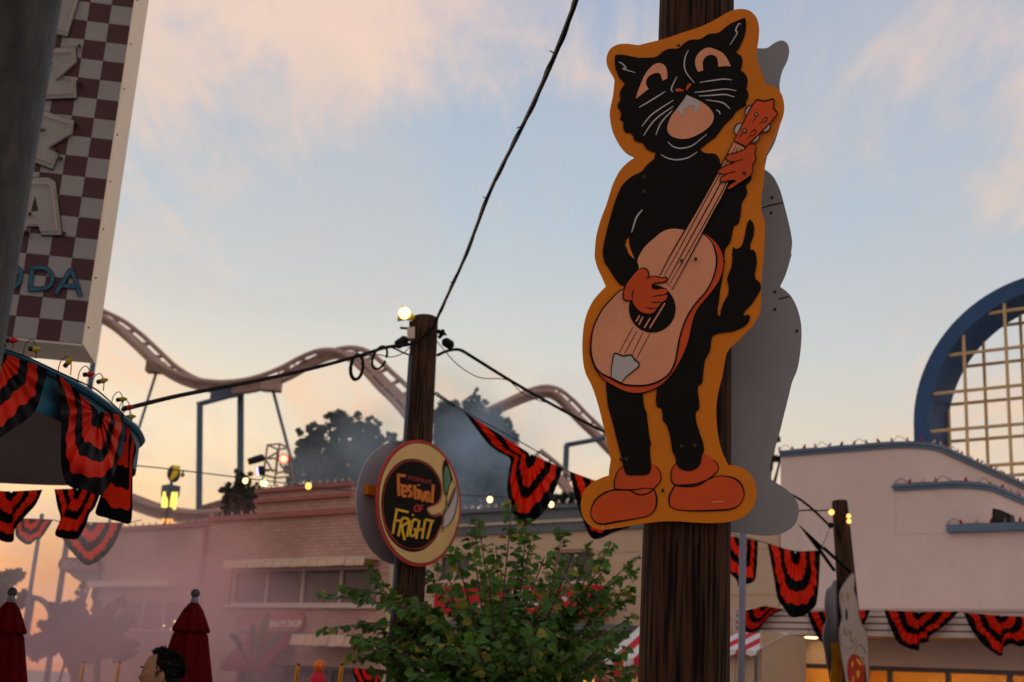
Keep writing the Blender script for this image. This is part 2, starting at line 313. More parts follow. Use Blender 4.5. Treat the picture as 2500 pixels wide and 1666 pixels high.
M = dict(
    wood=wood('weathered_pole_wood', (.046, .0185, .009), (.003, .0017, .0012)),
    wood2=wood('weathered_pole_wood_red', (.052, .025, .014), (.006, .0035, .0028)),
    orange=mat('orange_sign_paint', (.62, .165, .002), .5, .10, 2.2, .05, 25, dirt=((.36, .09, .004), 5, .60, .6)),
    black=mat('black_sign_paint', (.0075, .006, .005), .55, .2, 4, .02, 60, spec=.06),
    peach=mat('peach_sign_paint', (.68, .27, .145), .45, .09, 3, .05, 25, dirt=((.50, .19, .10), 7, .62, .6)),
    redpaint=mat('red_orange_sign_paint', (.58, .066, .008), .45, .12, 3, .05, 25, dirt=((.36, .04, .01), 6, .60, .6)),
    greypaint=mat('grey_sign_paint', (.47, .41, .40), .5, .08, 4),
    tanpaint=mat('tan_sign_paint', (.34, .19, .09), .5, .08, 4),
    alu2=mat('pale_sign_back', (.33, .33, .37), .5, .07, 2, .03, 30, spec=.2, dirt=((.2, .2, .22), 2.2, .62, .4)),
    alu=mat('bare_sign_back', (.25, .245, .255), .45, .08, 2, .04, 30, spec=.3, stretch=(1, 1, .5), dirt=((.12, .11, .105), 3.0, .58, .55)),
    edge=mat('dark_sign_edge', (.03, .025, .02), .6),
    steel=mat('bolt_steel', (.05, .035, .025), .5, .2, 30, metal=.3),
    cream_sign=mat('moon_cream_paint', (.66, .42, .17), .5, .06, 5),
    red_rim=mat('red_rim_paint', (.42, .035, .025), .5, .08, 5),
    yellow_sign=mat('yellow_letter_paint', (.75, .42, .03), .5, .06, 5),
    orange_letter=mat('orange_letter_paint', (.62, .20, .02), .5, .06, 5),
    green_sign=mat('green_eye_paint', (.10, .20, .12), .5),
    gpole=mat('dark_steel_pole', (.034, .028, .023), .62, .6, 16, .5, 40, spec=.15, stretch=(1, 1, .6), dirt=((.085, .058, .045), 22, .56, .7)),
    lpole=mat('grey_lamp_post', (.16, .15, .19), .45, .1, 6, metal=.3),
    tile_w=mat('white_enamel_square', (.27, .25, .24), .4, .08, 8, dirt=((.18, .15, .13), 9, .58, .6)),
    tile_r=mat('maroon_enamel_square', (.068, .026, .029), .4, .1, 8, dirt=((.07, .035, .035), 9, .6, .5)),
    cabinet=mat('cream_sign_cabinet', (.86, .70, .52), .5, .06, 2, dirt=((.60, .44, .30), 3, .64, .5)),
    letter=mat('white_channel_letter', (.29, .265, .24), .5, .08, 6, dirt=((.16, .13, .11), 9, .58, .7)),
    letter_blue=mat('blue_channel_letter', (.022, .105, .165), .45, .25, 20, dirt=((.04, .02, .02), 9, .56, .8)),
    glass_tube=mat('neon_glass_tube', (.45, .30, .26), .15, .05, 5, spec=.6),
    teal=mat('teal_fascia_paint', (.008, .10, .165), .5, .12, 4, dirt=((.01, .05, .07), 6, .6, .5)),
    soffit=mat('grey_soffit', (.16, .145, .14), .8, .08, 2),
    cable=mat('black_cable', (.009, .008, .008), .6, .2, 20, .2, 60, spec=.06),
    cable_t=mat('thin_grey_wire', (.05, .05, .052), .5),
    fab_r=mat('red_bunting_cloth', (.80, .030, .010), .5, .12, 5, .06, 60, trans=.42, spec=.06),
    fab_b=mat('black_bunting_cloth', (.0065, .0055, .007), .65, .3, 5, .06, 60, spec=.04),
    umb=mat('dark_red_umbrella_cloth', (.080, .002, .004), .75, .3, 8, .1, 60, spec=.04),
    umb_cap=mat('umbrella_finial', (.055, .06, .065), .3),
    brick=facade_brick('pale_painted_brick', (.52, .30, .235), (.44, .25, .195), (.30, .175, .14), 2.6),
    trim=mat('pinkish_red_trim', (.34, .115, .10), .6, .1, 2),
    win_frame=mat('painted_window_frame', (.60, .46, .40), .6, .08, 4),
    curtain=mat('window_curtain', (.40, .28, .26), .9, .25, 14, stretch=(3, 3, .15)),
    glass=mat('dark_window_glass', (.05, .05, .06), .08, .1, 3, spec=.6),
    awn=mat('ribbed_awning_panel', (.74, .50, .34), .5, .1, 3, trans=.25),
    beige=mat('beige_stucco', (.54, .39, .27), .9, .05, 1.2, .1, 60, spec=.1, dirt=((.42, .30, .21), .8, .55, .5)),
    band=mat('slate_parapet_band', (.13, .145, .165), .7, .1, 1.5),
    stripe=mat('cream_parapet_stripe', (.46, .38, .28), .7),
    pinkw=mat('pale_pink_stucco', (.70, .555, .505), .9, .05, .9, .1, 60, spec=.1, stretch=(1, 1, .6), dirt=((.50, .385, .345), 1.1, .55, .55)),
    bluecap=mat('blue_ledge_cap', (.12, .175, .25), .5, .1, 3),
    archblue=mat('blue_arch_paint', (.035, .085, .19), .55, .12, 2, dirt=((.02, .05, .11), 3, .6, .5)),
    gridbar=mat('tan_grid_bar', (.58, .41, .21), .5, .1, 6),
    slat=mat('canopy_slat', (.56, .45, .41), .5, .06, 3),
    soff2=mat('canopy_soffit', (.44, .32, .20), .8, .05, 2),
    mull=mat('aluminium_mullion', (.12, .11, .12), .4, .1, 5, metal=.4),
    interior=mat('shop_interior_wall', (.75, .46, .12), .8, .2, 1.5),
    dkawn=mat('dull_red_shop_cloth', (.20, .018, .022), .8, .2, 3),
    redawn=mat('red_awning_cloth', (.50, .018, .030), .7, .1, 4),
    whitec=mat('white_awning_cloth', (.66, .60, .58), .7, .06, 4),
    siding=mat('ribbed_siding', (.24, .175, .14), .7, .1, 3),
    darkbox=mat('black_speaker_case', (.01, .01, .011), .5),
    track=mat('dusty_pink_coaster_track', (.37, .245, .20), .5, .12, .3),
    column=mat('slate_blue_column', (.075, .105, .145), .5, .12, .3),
    bark=mat('tree_bark', (.07, .05, .035), .9, .3, 8, .4, 30),
    leaf_far=mat('far_tree_leaves', (.050, .072, .050), .7, .5, .9, spec=.1, trans=.3),
    leaf_near=mat('redbud_leaves', (.060, .135, .014), .5, .55, 3, spec=.25, trans=.3),
    leaf_yel=mat('yellowing_leaves', (.24, .22, .03), .5, .3, 3, spec=.25, trans=.3),
    banana=mat('banana_leaf', (.06, .10, .03), .5, .3, 3, trans=.25),
    hair=mat('black_hair', (.006, .005, .005), .5, .3, 60, .5, 120),
    skin=mat('warm_skin', (.30, .15, .09), .55, .08, 10),
    shirt=mat('dark_shirt', (.02, .02, .025), .9),
    asphalt=mat('street_paving', (.27, .235, .21), .9, .2, 2, .3, 60),
    bulb_w=emis('lit_warm_bulb', (1, .66, .26), 3.2), bulb_o=emis('lit_amber_bulb', (1, .46, .10), 2.4),
    lamp_core=emis('lit_flood_bulb', (1, .74, .30), 2.6),
    bulb_r=mat('red_glass_bulb', (.42, .008, .008), .15, .1, 5, trans=.2), bulb_y=mat('yellow_glass_bulb', (.42, .30, .01), .15, .1, 5, trans=.2),
    bulb_c=mat('clear_pink_bulb', (.52, .36, .33), .2, .1, 5), socket=mat('green_bulb_socket', (.012, .018, .014), .5),
    yellow=mat('yellow_enamel', (.85, .60, .02), .4, .05, 4), violet=mat('dark_violet_disc', (.045, .03, .06), .5),
    led=emis('yellow_led_bar', (1, .72, .12), 1.6), led_o=emis('amber_led_bar', (1, .42, .08), 1.3),
    l_red=emis('red_stage_lamp', (1, .10, .06), 9), l_blue=emis('blue_stage_lamp', (.42, .42, 1), 4), l_green=emis('green_stage_lamp', (.70, 1, .28), 4.5), l_amb=emis('amber_stage_lamp', (1, .5, .1), 1.2),
    black_metal=mat('black_stage_metal', (.018, .018, .024), .5),
    ghost=mat('off_white_sign_paint', (.37, .31, .28), .5, .05, 4), ghost_line=mat('olive_sign_line', (.16, .12, .05), .5), balloon=mat('crimson_sign_paint', (.36, .012, .012), .5),
    gold=mat('golden_satin_cloth', (.80, .36, .012), .45, .15, 6, trans=.35),
    salmon=mat('salmon_foam', (.62, .17, .13), .6, .1, 8), purple=mat('dark_purple_cloth', (.035, .018, .035), .8), pumpkin=mat('orange_pumpkin_skin', (.62, .12, .02), .5, .1, 8),
    dulltxt=mat('dull_oval_lettering', (.36, .29, .28), .6),
    ovalsign=mat('dull_red_oval_sign', (.20, .07, .08), .6), slatebase=mat('slate_sign_base', (.13, .14, .14), .6),
    sign_tan=mat('salmon_tan_sign_board', (.36, .125, .065), .5, .06, 3), sign_txt=mat('pale_sign_lettering', (.92, .78, .70), .5), sign_dark=mat('brown_sign_script', (.20, .07, .06), .5),
)
# ------------------------------------------------------------------ ground
g = MB(); g.add([(-600, -200, 0), (600, -200, 0), (600, 900, 0), (-600, 900, 0)], [(0, 1, 2, 3)])
tag(g.build('ground', M['asphalt']), None, None, kind='structure')

# ------------------------------------------------------------------ poles
def wood_pole(name, label, top, bot, wt, wb, mt, n=72, seg=34):
    """tapered round log through two pixel points at known depth, down to the ground"""
    d = (top - bot).normalized(); base = bot - d * (bot.z / d.z)
    rt = px2m(top, wt) / 2; rb = px2m(bot, wb) / 2
    th = thing(name, label, 'utility pole', (base.x, base.y, 0))
    mb = MB(); L = (top - base).length; tb = (bot - base).length
    ax = d; x = Vector((1, 0, 0)); x = (x - ax * x.dot(ax)).normalized(); y = ax.cross(x)
    for i in range(seg + 1):
        t = i / seg; h = L * t; r = rb + (rt - rb) * (h - tb) / max(L - tb, .01)
        if i == seg: pass
        for k in range(n):
            a = 2 * math.pi * k / n
            q = 1 + .025 * mnoise.noise(Vector((math.cos(a) * 1.5, math.sin(a) * 1.5, h * .35 + base.x))) + .022 * mnoise.noise(Vector((math.cos(a) * 9, math.sin(a) * 9, h * .22 + base.y))) - .035 * max(0, mnoise.noise(Vector((math.cos(a) * 17, math.sin(a) * 17, h * .12))) - .25)
            mb.v.append(base + ax * h + (x * math.cos(a) + y * math.sin(a)) * r * q)
    # rounded top
    for f_, dh in ((.93, .012), (.78, .022)):
        for k in range(n):
            a = 2 * math.pi * k / n; mb.v.append(base + ax * (L + dh) + (x * math.cos(a) + y * math.sin(a)) * rt * f_)
    for i in range(seg + 2):
        for k in range(n): mb.f.append((i * n + k, i * n + (k + 1) % n, (i + 1) * n + (k + 1) % n, (i + 1) * n + k)); mb.mi.append(0)
    mb.f.append(tuple((seg + 2) * n + k for k in range(n))); mb.mi.append(0)
    mb.build('log', mt, th, smooth=True)
    return th, base, d
main_pole, mp_base, mp_d = wood_pole('utility_pole', 'thick dark brown wooden pole in front carrying the guitar cat cutout', P(1707, -260, 5.2), P(1669, 1640, 5.2), 172, 222, M['wood'])
pole2, p2_base, p2_d = wood_pole('utility_pole', 'slimmer brown wooden pole carrying the round festival sign and lit lamp', P(1038, 779, 12), P(987, 1640, 12), 64, 82, M['wood2'])
pole3, p3_base, p3_d = wood_pole('utility_pole', 'short brown wooden pole with amber bulbs before the pink wall', P(2050, 1226, 17), P(2085, 1640, 17), 38, 56, M['wood2'])

# ------------------------------------------------------------------ painted cut-out signs
def frame_plane(center, alpha):
    """vertical plane whose front faces the viewer, turned alpha to the right"""
    return Plane(center, (math.sin(alpha), -math.cos(alpha), 0))
def sheet(pl, pts, off, th, name, mt, parent, smooth_n=5, spline=True):
    q = cr_spline(pts, smooth_n, True) if spline else [Vector(p[:2]) for p in pts]
    return MB().slab([pl.at(p.x, p.y, off) for p in q], pl.n, th).build(name, mt, parent)
def stroke_pts(pts, w, taper=True, closed=False, n=6):
    q = cr_spline(pts, n, closed); L = len(q); A, B = [], []
    for i, p in enumerate(q):
        a = q[i - 1] if (i > 0 or closed) else p; b = q[(i + 1) % L] if (i < L - 1 or closed) else p
        t = (b - a); t = t.normalized() if t.length > 1e-6 else Vector((1, 0)); nn = Vector((-t.y, t.x))
        ww = w / 2
        if taper and not closed: ww *= .45 + .55 * math.sin(math.pi * min(1, max(0, (i + .35) / (L - .3))))
        elif closed: ww *= .85 + .3 * math.sin(i * .21)
        A.append(p + nn * ww); B.append(p - nn * ww)
    return A, B
def strokes(pl, lst, off, name, mt, parent, w, taper=True, closed=False, sep=False):
    obs = []; mb = MB()
    for pts in lst:
        A, B = stroke_pts(pts, w, taper, closed); L = len(A)
        if sep: mb = MB()
        vs = [pl.at(p.x, p.y, off) for p in A] + [pl.at(p.x, p.y, off) for p in B]
        fs_ = [(i, (i + 1) % L, L + (i + 1) % L, L + i) for i in range(L if closed else L - 1)]
        # orient to the sign's front
        a, b_, c = vs[fs_[0][0]], vs[fs_[0][1]], vs[fs_[0][2]]
        if (b_ - a).cross(c - a).dot(pl.n) < 0: fs_ = [f[::-1] for f in fs_]
        mb.add(vs, fs_)
        if sep: obs.append(mb.build(name, mt, parent))
    if not sep: obs.append(mb.build(name, mt, parent))
    return obs
C1 = crop(1400, 0, 2.24); C2 = crop(1400, 600, 2.178); Z1 = crop(1480, 50, 4.48); Z2 = crop(1680, 220, 5.6); Z3 = crop(1420, 620, 4.612)
board = C1([(905, 50), (960, 58), (1000, 95), (1015, 150), (1012, 220), (1000, 295), (1010, 345), (1035, 410), (1050, 460, 'c'), (1075, 468), (1110, 482), (1140, 520), (1153, 580), (1148, 630),
            (1125, 690), (1095, 760), (1060, 830), (1048, 865), (1046, 930), (1040, 1000), (1028, 1080), (1030, 1160), (1045, 1210), (1048, 1270), (1044, 1350), (1036, 1460)]) + \
    C2([(1005, 120), (1000, 210), (998, 300), (992, 350), (970, 400), (930, 450), (870, 510), (820, 560), (805, 620), (790, 700), (772, 770), (760, 850), (760, 920), (768, 1000), (785, 1080), (815, 1150),
        (825, 1168, 'c'), (870, 1172), (920, 1195), (955, 1235), (972, 1290), (970, 1350), (945, 1405), (900, 1445), (830, 1468), (740, 1475), (640, 1472), (560, 1466), (480, 1466), (400, 1474), (300, 1490),
        (200, 1505), (140, 1510), (90, 1490), (55, 1450), (40, 1400), (42, 1350), (60, 1300), (100, 1260), (150, 1235), (188, 1222, 'c'), (190, 1190), (198, 1140, 'c'), (190, 1100), (170, 1010), (145, 900), (120, 810),
        (95, 740), (65, 680), (52, 620), (47, 540), (50, 470), (60, 400), (80, 340), (110, 285), (150, 240), (172, 218, 'c'), (150, 165), (125, 110), (113, 60)]) + \
    C1([(117, 1370), (125, 1290), (150, 1200), (180, 1120), (215, 1010), (250, 940), (290, 895), (338, 860, 'c'), (290, 835), (250, 790), (215, 720), (200, 650), (200, 600), (215, 530), (222, 470), (222, 430),
        (200, 390), (182, 350), (182, 310), (200, 270), (240, 245), (290, 240), (355, 248, 'c'), (420, 232), (500, 212), (600, 178), (700, 145), (790, 100), (850, 65)])
body = Z1([(95, 395), (105, 380), (140, 375), (200, 378), (280, 395), (370, 410), (450, 408), (540, 400), (580, 375), (620, 340), (680, 312), (740, 308), (790, 305), (830, 270), (880, 230), (940, 210), (1010, 208),
           (1050, 195), (1090, 165), (1140, 145), (1210, 140), (1250, 120), (1310, 70), (1370, 30), (1430, 5), (1511, -28, 'c'), (1525, -15), (1530, 60), (1520, 140), (1490, 230), (1450, 310), (1415, 350, 'c'), (1440, 365),
           (1475, 390), (1490, 440), (1485, 500), (1470, 550, 'c'), (1510, 575), (1540, 620), (1545, 680), (1535, 750, 'c'), (1555, 800), (1550, 850), (1525, 890, 'c'), (1532, 920), (1510, 945), (1470, 965), (1420, 1000),
           (1380, 1060), (1330, 1110), (1280, 1160), (1240, 1220), (1190, 1280), (1130, 1325), (1070, 1375), (1035, 1400), (1040, 1425), (1080, 1450), (1150, 1455), (1200, 1465), (1235, 1510), (1248, 1560)]) + \
    C1([(820, 925), (880, 960), (972, 960), (968, 990), (945, 1015), (950, 1060), (922, 1110), (918, 1150), (905, 1220), (880, 1238), (872, 1260), (860, 1320), (830, 1365), (825, 1400)]) + \
    C2([(805, 40), (800, 100), (795, 160), (780, 240), (775, 290), (766, 340), (770, 372), (780, 370), (785, 340), (800, 300), (822, 260), (825, 220), (817, 180), (825, 150), (840, 110), (845, 70)]) + \
    C1([(868, 1395), (872, 1350, 'c'), (890, 1362), (915, 1350), (930, 1320), (940, 1270), (950, 1225), (962, 1203), (975, 1208), (988, 1240), (985, 1290), (970, 1330),
        (968, 1365), (985, 1368), (998, 1390), (1003, 1440)]) + \
    C2([(965, 150), (968, 175), (985, 190), (997, 210), (995, 235), (975, 270), (945, 315), (915, 345), (905, 372), (930, 367), (940, 380), (925, 415), (890, 440), (840, 458), (780, 465), (742, 480),
        (733, 510), (725, 560), (700, 610), (690, 680), (685, 730), (663, 750), (663, 790), (670, 840), (668, 870), (652, 885), (652, 930), (670, 990), (690, 1050), (694, 1090), (683, 1120), (675, 1160), (645, 1190),
        (610, 1198), (575, 1190), (550, 1165), (540, 1120), (525, 1090), (518, 1040), (505, 980), (492, 948), (475, 930), (473, 890), (465, 865), (445, 858), (438, 820), (440, 740), (373, 740), (373, 830), (378, 860),
        (390, 890), (392, 920), (398, 960), (405, 1020), (413, 1055), (407, 1070), (410, 1120), (413, 1180), (405, 1210), (380, 1220), (320, 1221), (285, 1218), (272, 1200), (262, 1160), (245, 1090), (225, 1010),
        (205, 930), (185, 860), (178, 800), (175, 710), (250, 500), (270, 218), (245, 205), (215, 165), (180, 110), (165, 90), (155, 40)]) + \
    C1([(168, 1430), (160, 1380), (165, 1340), (185, 1250), (210, 1160), (235, 1080), (270, 1010), (320, 965), (370, 940), (400, 905), (440, 870)]) + \
    Z1([(530, 1490), (540, 1445, 'c'), (470, 1425), (430, 1390), (395, 1340), (350, 1330), (310, 1310), (295, 1270), (270, 1235), (215, 1225), (187, 1180), (185, 1110), (150, 1080), (160, 1040), (155, 990), (125, 950),
        (130, 910), (152, 870), (148, 800), (165, 750), (207, 690, 'c'), (170, 655), (135, 610), (110, 550), (95, 480)])
CATA = R_(-9)
cat_c = mp_base + mp_d * ((3.4 - mp_base.z) / mp_d.z)
cat_pl = frame_plane(cat_c + Vector((math.sin(CATA), -math.cos(CATA), 0)) * .205, CATA)
bz = cat_pl.at(1640, 1285)
cat = thing('cutout_sign', 'orange bordered cutout of a singing black cat strumming a guitar', 'sign', (bz.x, bz.y, bz.z))
sheet(cat_pl, board, 0, .012, 'board', M['orange'], cat)
L0 = .0014
boots = [C2([(265, 1170), (235, 1200), (218, 1250), (220, 1290), (250, 1298), (300, 1302), (350, 1325), (400, 1315), (440, 1280), (465, 1245), (460, 1200), (435, 1170), (415, 1155), (340, 1140)]),
         C2([(215, 1298), (165, 1315), (120, 1350), (95, 1400), (95, 1440), (120, 1472), (160, 1480), (250, 1465), (340, 1450), (400, 1435), (432, 1405), (443, 1360), (438, 1320), (425, 1295), (380, 1290), (320, 1298)]),
         C2([(548, 1155), (525, 1185), (518, 1230), (528, 1262), (560, 1278), (650, 1278), (720, 1240), (765, 1200), (770, 1170), (750, 1140), (700, 1110), (620, 1110)]),
         C2([(540, 1275), (515, 1320), (508, 1360), (520, 1390), (560, 1405), (640, 1410), (740, 1408), (830, 1402), (880, 1380), (905, 1340), (905, 1300), (885, 1260), (850, 1235), (800, 1225), (760, 1226), (700, 1250), (640, 1270)])]
for i, b_ in enumerate(boots): sheet(cat_pl, b_, L0 * (1 + i % 2), .001, 'boot', M['redpaint'], cat)
strokes(cat_pl, [b_ + [b_[0]] for b_ in [boots[1], boots[3]]], L0 * 3, 'boot_outline', M['black'], cat, 3.6, taper=False, closed=True, sep=True)
strokes(cat_pl, [boots[0][:-2], boots[2][:-2]], L0 * 3, 'boot_outline', M['black'], cat, 3.4, sep=True)
sheet(cat_pl, body, L0 * 4, .001, 'body', M['black'], cat, 3)
sheet(cat_pl, C1([(300, 1300), (305, 1340), (318, 1378), (332, 1415), (303, 1388), (290, 1352), (283, 1345)]), L0 * 5, .001, 'elbow_gap', M['orange'], cat)
# guitar
gface = C1([(605, 1258), (560, 1252), (520, 1255), (480, 1272), (440, 1305), (400, 1340), (370, 1380), (350, 1425), (358, 1468)]) + \
    C2([(320, 190), (275, 225), (240, 245), (200, 285), (160, 330), (130, 380), (105, 440), (95, 500), (93, 550), (100, 600), (120, 650), (150, 680), (200, 705), (260, 735), (330, 745), (400, 740), (460, 718), (510, 680),
        (540, 620), (552, 560), (565, 490), (590, 410), (620, 350), (660, 295), (700, 250), (735, 190), (755, 130), (762, 70)]) + C1([(773, 1364), (760, 1330), (735, 1300), (705, 1275), (660, 1255)])
gside = C1([(660, 1262), (705, 1272), (740, 1290), (785, 1330), (815, 1385), (826, 1440)]) + \
    C2([(800, 70), (798, 120), (780, 180), (745, 235), (700, 290), (660, 340), (640, 390), (630, 430), (615, 500), (590, 570), (560, 630), (520, 690), (470, 740), (410, 770), (350, 785), (290, 780), (220, 750), (160, 710),
        (120, 660), (95, 600), (85, 550), (88, 480), (130, 400), (300, 300), (500, 200)])
sheet(cat_pl, gside, L0 * 5, .001, 'guitar_side', M['redpaint'], cat, 4)
strokes(cat_pl, [gside[:-4]], L0 * 6, 'guitar_outline', M['black'], cat, 3.2)
sheet(cat_pl, gface, L0 * 6.5, .001, 'guitar_face', M['peach'], cat, 4)
strokes(cat_pl, [gface[8:-1], gface[-8:-3]], L0 * 7.5, 'guitar_outline', M['black'], cat, 4.2)
hole_c = C2([(419, 335)])[0]
sheet(cat_pl, [(hole_c[0] + 57 * math.cos(a * .2618), hole_c[1] + 58.5 * math.sin(a * .2618)) for a in range(24)], L0 * 8, .001, 'sound_hole', M['black'], cat, 3)
strokes(cat_pl, [Z3(q) for q in ([(582, 820), (418, 1118)], [(628, 858), (478, 1135)], [(690, 882), (570, 1135)], [(770, 890), (612, 1195)])], L0 * 8, 'string', M['black'], cat, 1.7, sep=True)
strokes(cat_pl, [Z3(q) for q in ([(652, 695), (612, 765)], [(690, 710), (645, 798)], [(773, 722), (705, 835)], [(938, 555), (765, 838)])], L0 * 9, 'string', M['peach'], cat, 3.4, taper=False, sep=True)
sheet(cat_pl, Z3([(375, 1120), (360, 1140), (350, 1200), (335, 1300), (332, 1385, 'c'), (450, 1445, 'c'), (500, 1385), (580, 1320), (640, 1270), (648, 1235), (600, 1195), (565, 1145), (530, 1140), (470, 1150), (415, 1130)]), L0 * 9, .001, 'tailpiece', M['greypaint'], cat)
strokes(cat_pl, [Z3([(332, 1385), (335, 1300), (350, 1200), (360, 1140), (375, 1120), (415, 1130), (470, 1150), (530, 1140), (565, 1145), (600, 1195), (645, 1230), (640, 1270), (580, 1320), (500, 1385), (450, 1445)])], L0 * 10, 'tailpiece_outline', M['black'], cat, 3.6)
neck = [(1790.7, 346, 'c'), (1817, 361, 'c'), (1752, 500), (1688.4, 620), (1646, 706, 'c'), (1612, 678, 'c'), (1639, 620), (1708.6, 500)]
sheet(cat_pl, neck, L0 * 8.6, .001, 'guitar_neck', M['peach'], cat)
nl = [[(1790, 348), (1755, 416), (1708.6, 500), (1639, 620), (1610.8, 673)], [(1797, 357), (1756, 428), (1716.6, 500), (1652, 620), (1622.7, 671)], [(1803, 360), (1760, 445), (1730.9, 500), (1665, 620), (1627, 691.6)],
      [(1810, 362), (1773, 447), (1745.2, 500), (1678, 620), (1634.7, 693.7)], [(1818, 361), (1791, 443), (1752.3, 500), (1688.4, 620), (1640, 707.8)]]
for i, q in enumerate(nl): strokes(cat_pl, [q], L0 * 9.6, 'string', M['black'], cat, (3.4, 2.2, 3.0, 2.4, 3.2)[i])
for q in ([(875, 205), (830, 215), (790, 260), (778, 310), (795, 365), (835, 290)], [(740, 455), (690, 455), (645, 495), (630, 550), (650, 605), (690, 580)], [(1115, 455), (1130, 490), (1110, 540), (1060, 572), (1020, 562), (1060, 510)],
          [(975, 615), (975, 650), (950, 690), (905, 718), (875, 724), (920, 670)]):
    sheet(cat_pl, Z2(q), L0 * 9, .001, 'tuning_peg', M['greypaint'], cat); strokes(cat_pl, [Z2(q[:5])], L0 * 10, 'peg_outline', M['black'], cat, 3)
hs = Z2([(622, 695, 'c'), (790, 775, 'c'), (850, 715), (1000, 570), (1120, 450), (1210, 345), (1220, 315), (1195, 280), (1172, 245), (1175, 185), (1172, 135), (1155, 122), (1100, 140), (1030, 150), (950, 132), (925, 145), (890, 190), (840, 270), (780, 390), (720, 510), (660, 620)])
sheet(cat_pl, hs, L0 * 10.5, .001, 'headstock', M['redpaint'], cat)
strokes(cat_pl, [hs[1:] + [hs[0]]], L0 * 11.5, 'headstock_outline', M['black'], cat, 3.6)
strokes(cat_pl, [hs[:2]], L0 * 11.5, 'headstock_outline', M['black'], cat, 3, taper=False)
for cx, cy, r in ((932, 332, 30), (770, 556, 36)):
    cc = lambda k: Z2([(cx + k * r * math.cos(a * .5236), cy + k * r * math.sin(a * .5236)) for a in range(12)])
    sheet(cat_pl, cc(1), L0 * 11.5, .001, 'peg_hole', M['black'], cat, 2); sheet(cat_pl, cc(.66), L0 * 12.5, .001, 'peg_hole', M['tanpaint'], cat, 2)
strokes(cat_pl, [Z2(q) for q in ([(930, 365), (882, 445)], [(1005, 425), (1050, 378), (1080, 385), (1060, 435), (1015, 435), (963, 468)], [(745, 590), (703, 645)], [(850, 610), (875, 570), (915, 540), (925, 575), (890, 625), (850, 625), (793, 692)])], L0 * 11.5, 'peg_mark', M['black'], cat, 2.0, sep=True)
h1 = Z2([(800, 790), (850, 745), (905, 740), (930, 775), (920, 830), (912, 880), (930, 920), (915, 970), (885, 1020), (885, 1090), (860, 1160), (770, 1225), (680, 1280), (600, 1335), (545, 1355), (550, 1330), (600, 1280), (648, 1235), (560, 1240), (470, 1260),
         (440, 1240), (440, 1205), (500, 1160), (560, 1132), (480, 1147), (410, 1130), (405, 1105), (440, 1075), (520, 1030), (640, 985), (580, 975), (530, 955), (515, 925), (540, 885), (640, 860), (740, 825)])
sheet(cat_pl, h1, L0 * 13.5, .001, 'hand', M['redpaint'], cat, 4)
strokes(cat_pl, [h1[1:12], h1[16:24], h1[24:31], h1[30:] + [h1[0]]], L0 * 14.5, 'hand_outline', M['black'], cat, 2.8, sep=True)
strokes(cat_pl, [Z2([(640, 980), (755, 942)]), Z2([(540, 1138), (655, 1112)])], L0 * 14.5, 'finger_line', M['black'], cat, 2.2)
h2 = Z3([(655, 170), (700, 158), (740, 180), (755, 230), (750, 265), (730, 282), (780, 258), (840, 252), (900, 268), (950, 262), (965, 285), (940, 310), (890, 325), (830, 330), (800, 345), (795, 375), (820, 395), (880, 392), (945, 390), (965, 405),
         (955, 440), (930, 458), (962, 465), (960, 495), (940, 520), (905, 545), (860, 600), (820, 650), (780, 672), (700, 665), (650, 640), (610, 600), (585, 560), (568, 525), (540, 528), (500, 525), (470, 505), (465, 460), (480, 400), (500, 350), (560, 270), (610, 210)])
sheet(cat_pl, h2, L0 * 10.5, .001, 'hand', M['redpaint'], cat, 4)
strokes(cat_pl, [h2[0:6], h2[5:20], h2[33:40]], L0 * 11.5, 'hand_outline', M['black'], cat, 3, sep=True)
strokes(cat_pl, [Z3(q) for q in ([(590, 400), (570, 450), (572, 520)], [(790, 480), (880, 468), (960, 455)], [(780, 547), (915, 545)], [(718, 602), (780, 615), (860, 605)])], L0 * 11.5, 'finger_line', M['black'], cat, 2.4)
# face
sheet(cat_pl, Z1([(325, 858, 'c'), (345, 780), (380, 690), (420, 600), (470, 530), (530, 480), (580, 468), (630, 485), (660, 530), (668, 590), (668, 635, 'c'), (615, 660, 'c'), (605, 620), (590, 585), (550, 575), (500, 590), (455, 625), (435, 670), (440, 710), (465, 750, 'c'), (400, 800)]), L0 * 5, .001, 'eye', M['peach'], cat)
sheet(cat_pl, Z1([(1005, 565, 'c'), (980, 510), (973, 450), (990, 390), (1030, 340), (1080, 308), (1130, 298), (1200, 320), (1270, 355), (1310, 400), (1340, 450), (1362, 503, 'c'), (1300, 500), (1225, 508, 'c'), (1222, 450), (1205, 400), (1160, 378), (1110, 385), (1070, 420), (1055, 470), (1062, 545, 'c')]), L0 * 5, .001, 'eye', M['peach'], cat)
sheet(cat_pl, Z1([(760, 752), (800, 745), (850, 772), (762, 776)]), L0 * 5, .001, 'nostril', M['redpaint'], cat)
sheet(cat_pl, Z1([(875, 765), (880, 720), (905, 692), (930, 695), (915, 725)]), L0 * 5, .001, 'nostril', M['redpaint'], cat)
sheet(cat_pl, Z1([(880, 815, 'c'), (1030, 885), (1110, 940), (1160, 1000), (1177, 1050), (1165, 1110), (1120, 1170), (1040, 1230), (960, 1270), (880, 1295), (800, 1295), (720, 1270), (680, 1230), (667, 1180), (680, 1120), (710, 1050), (760, 985), (800, 930), (840, 880)]), L0 * 5, .001, 'mouth', M['peach'], cat)
sheet(cat_pl, Z1([(880, 815, 'c'), (1025, 885, 'c'), (1015, 950), (990, 1005), (965, 1010, 'c'), (968, 935, 'c'), (945, 930), (900, 940, 'c'), (885, 970), (850, 965, 'c'), (845, 1005), (838, 1045, 'c'), (815, 1025), (785, 970), (830, 900)]), L0 * 6, .001, 'teeth', M['greypaint'], cat)
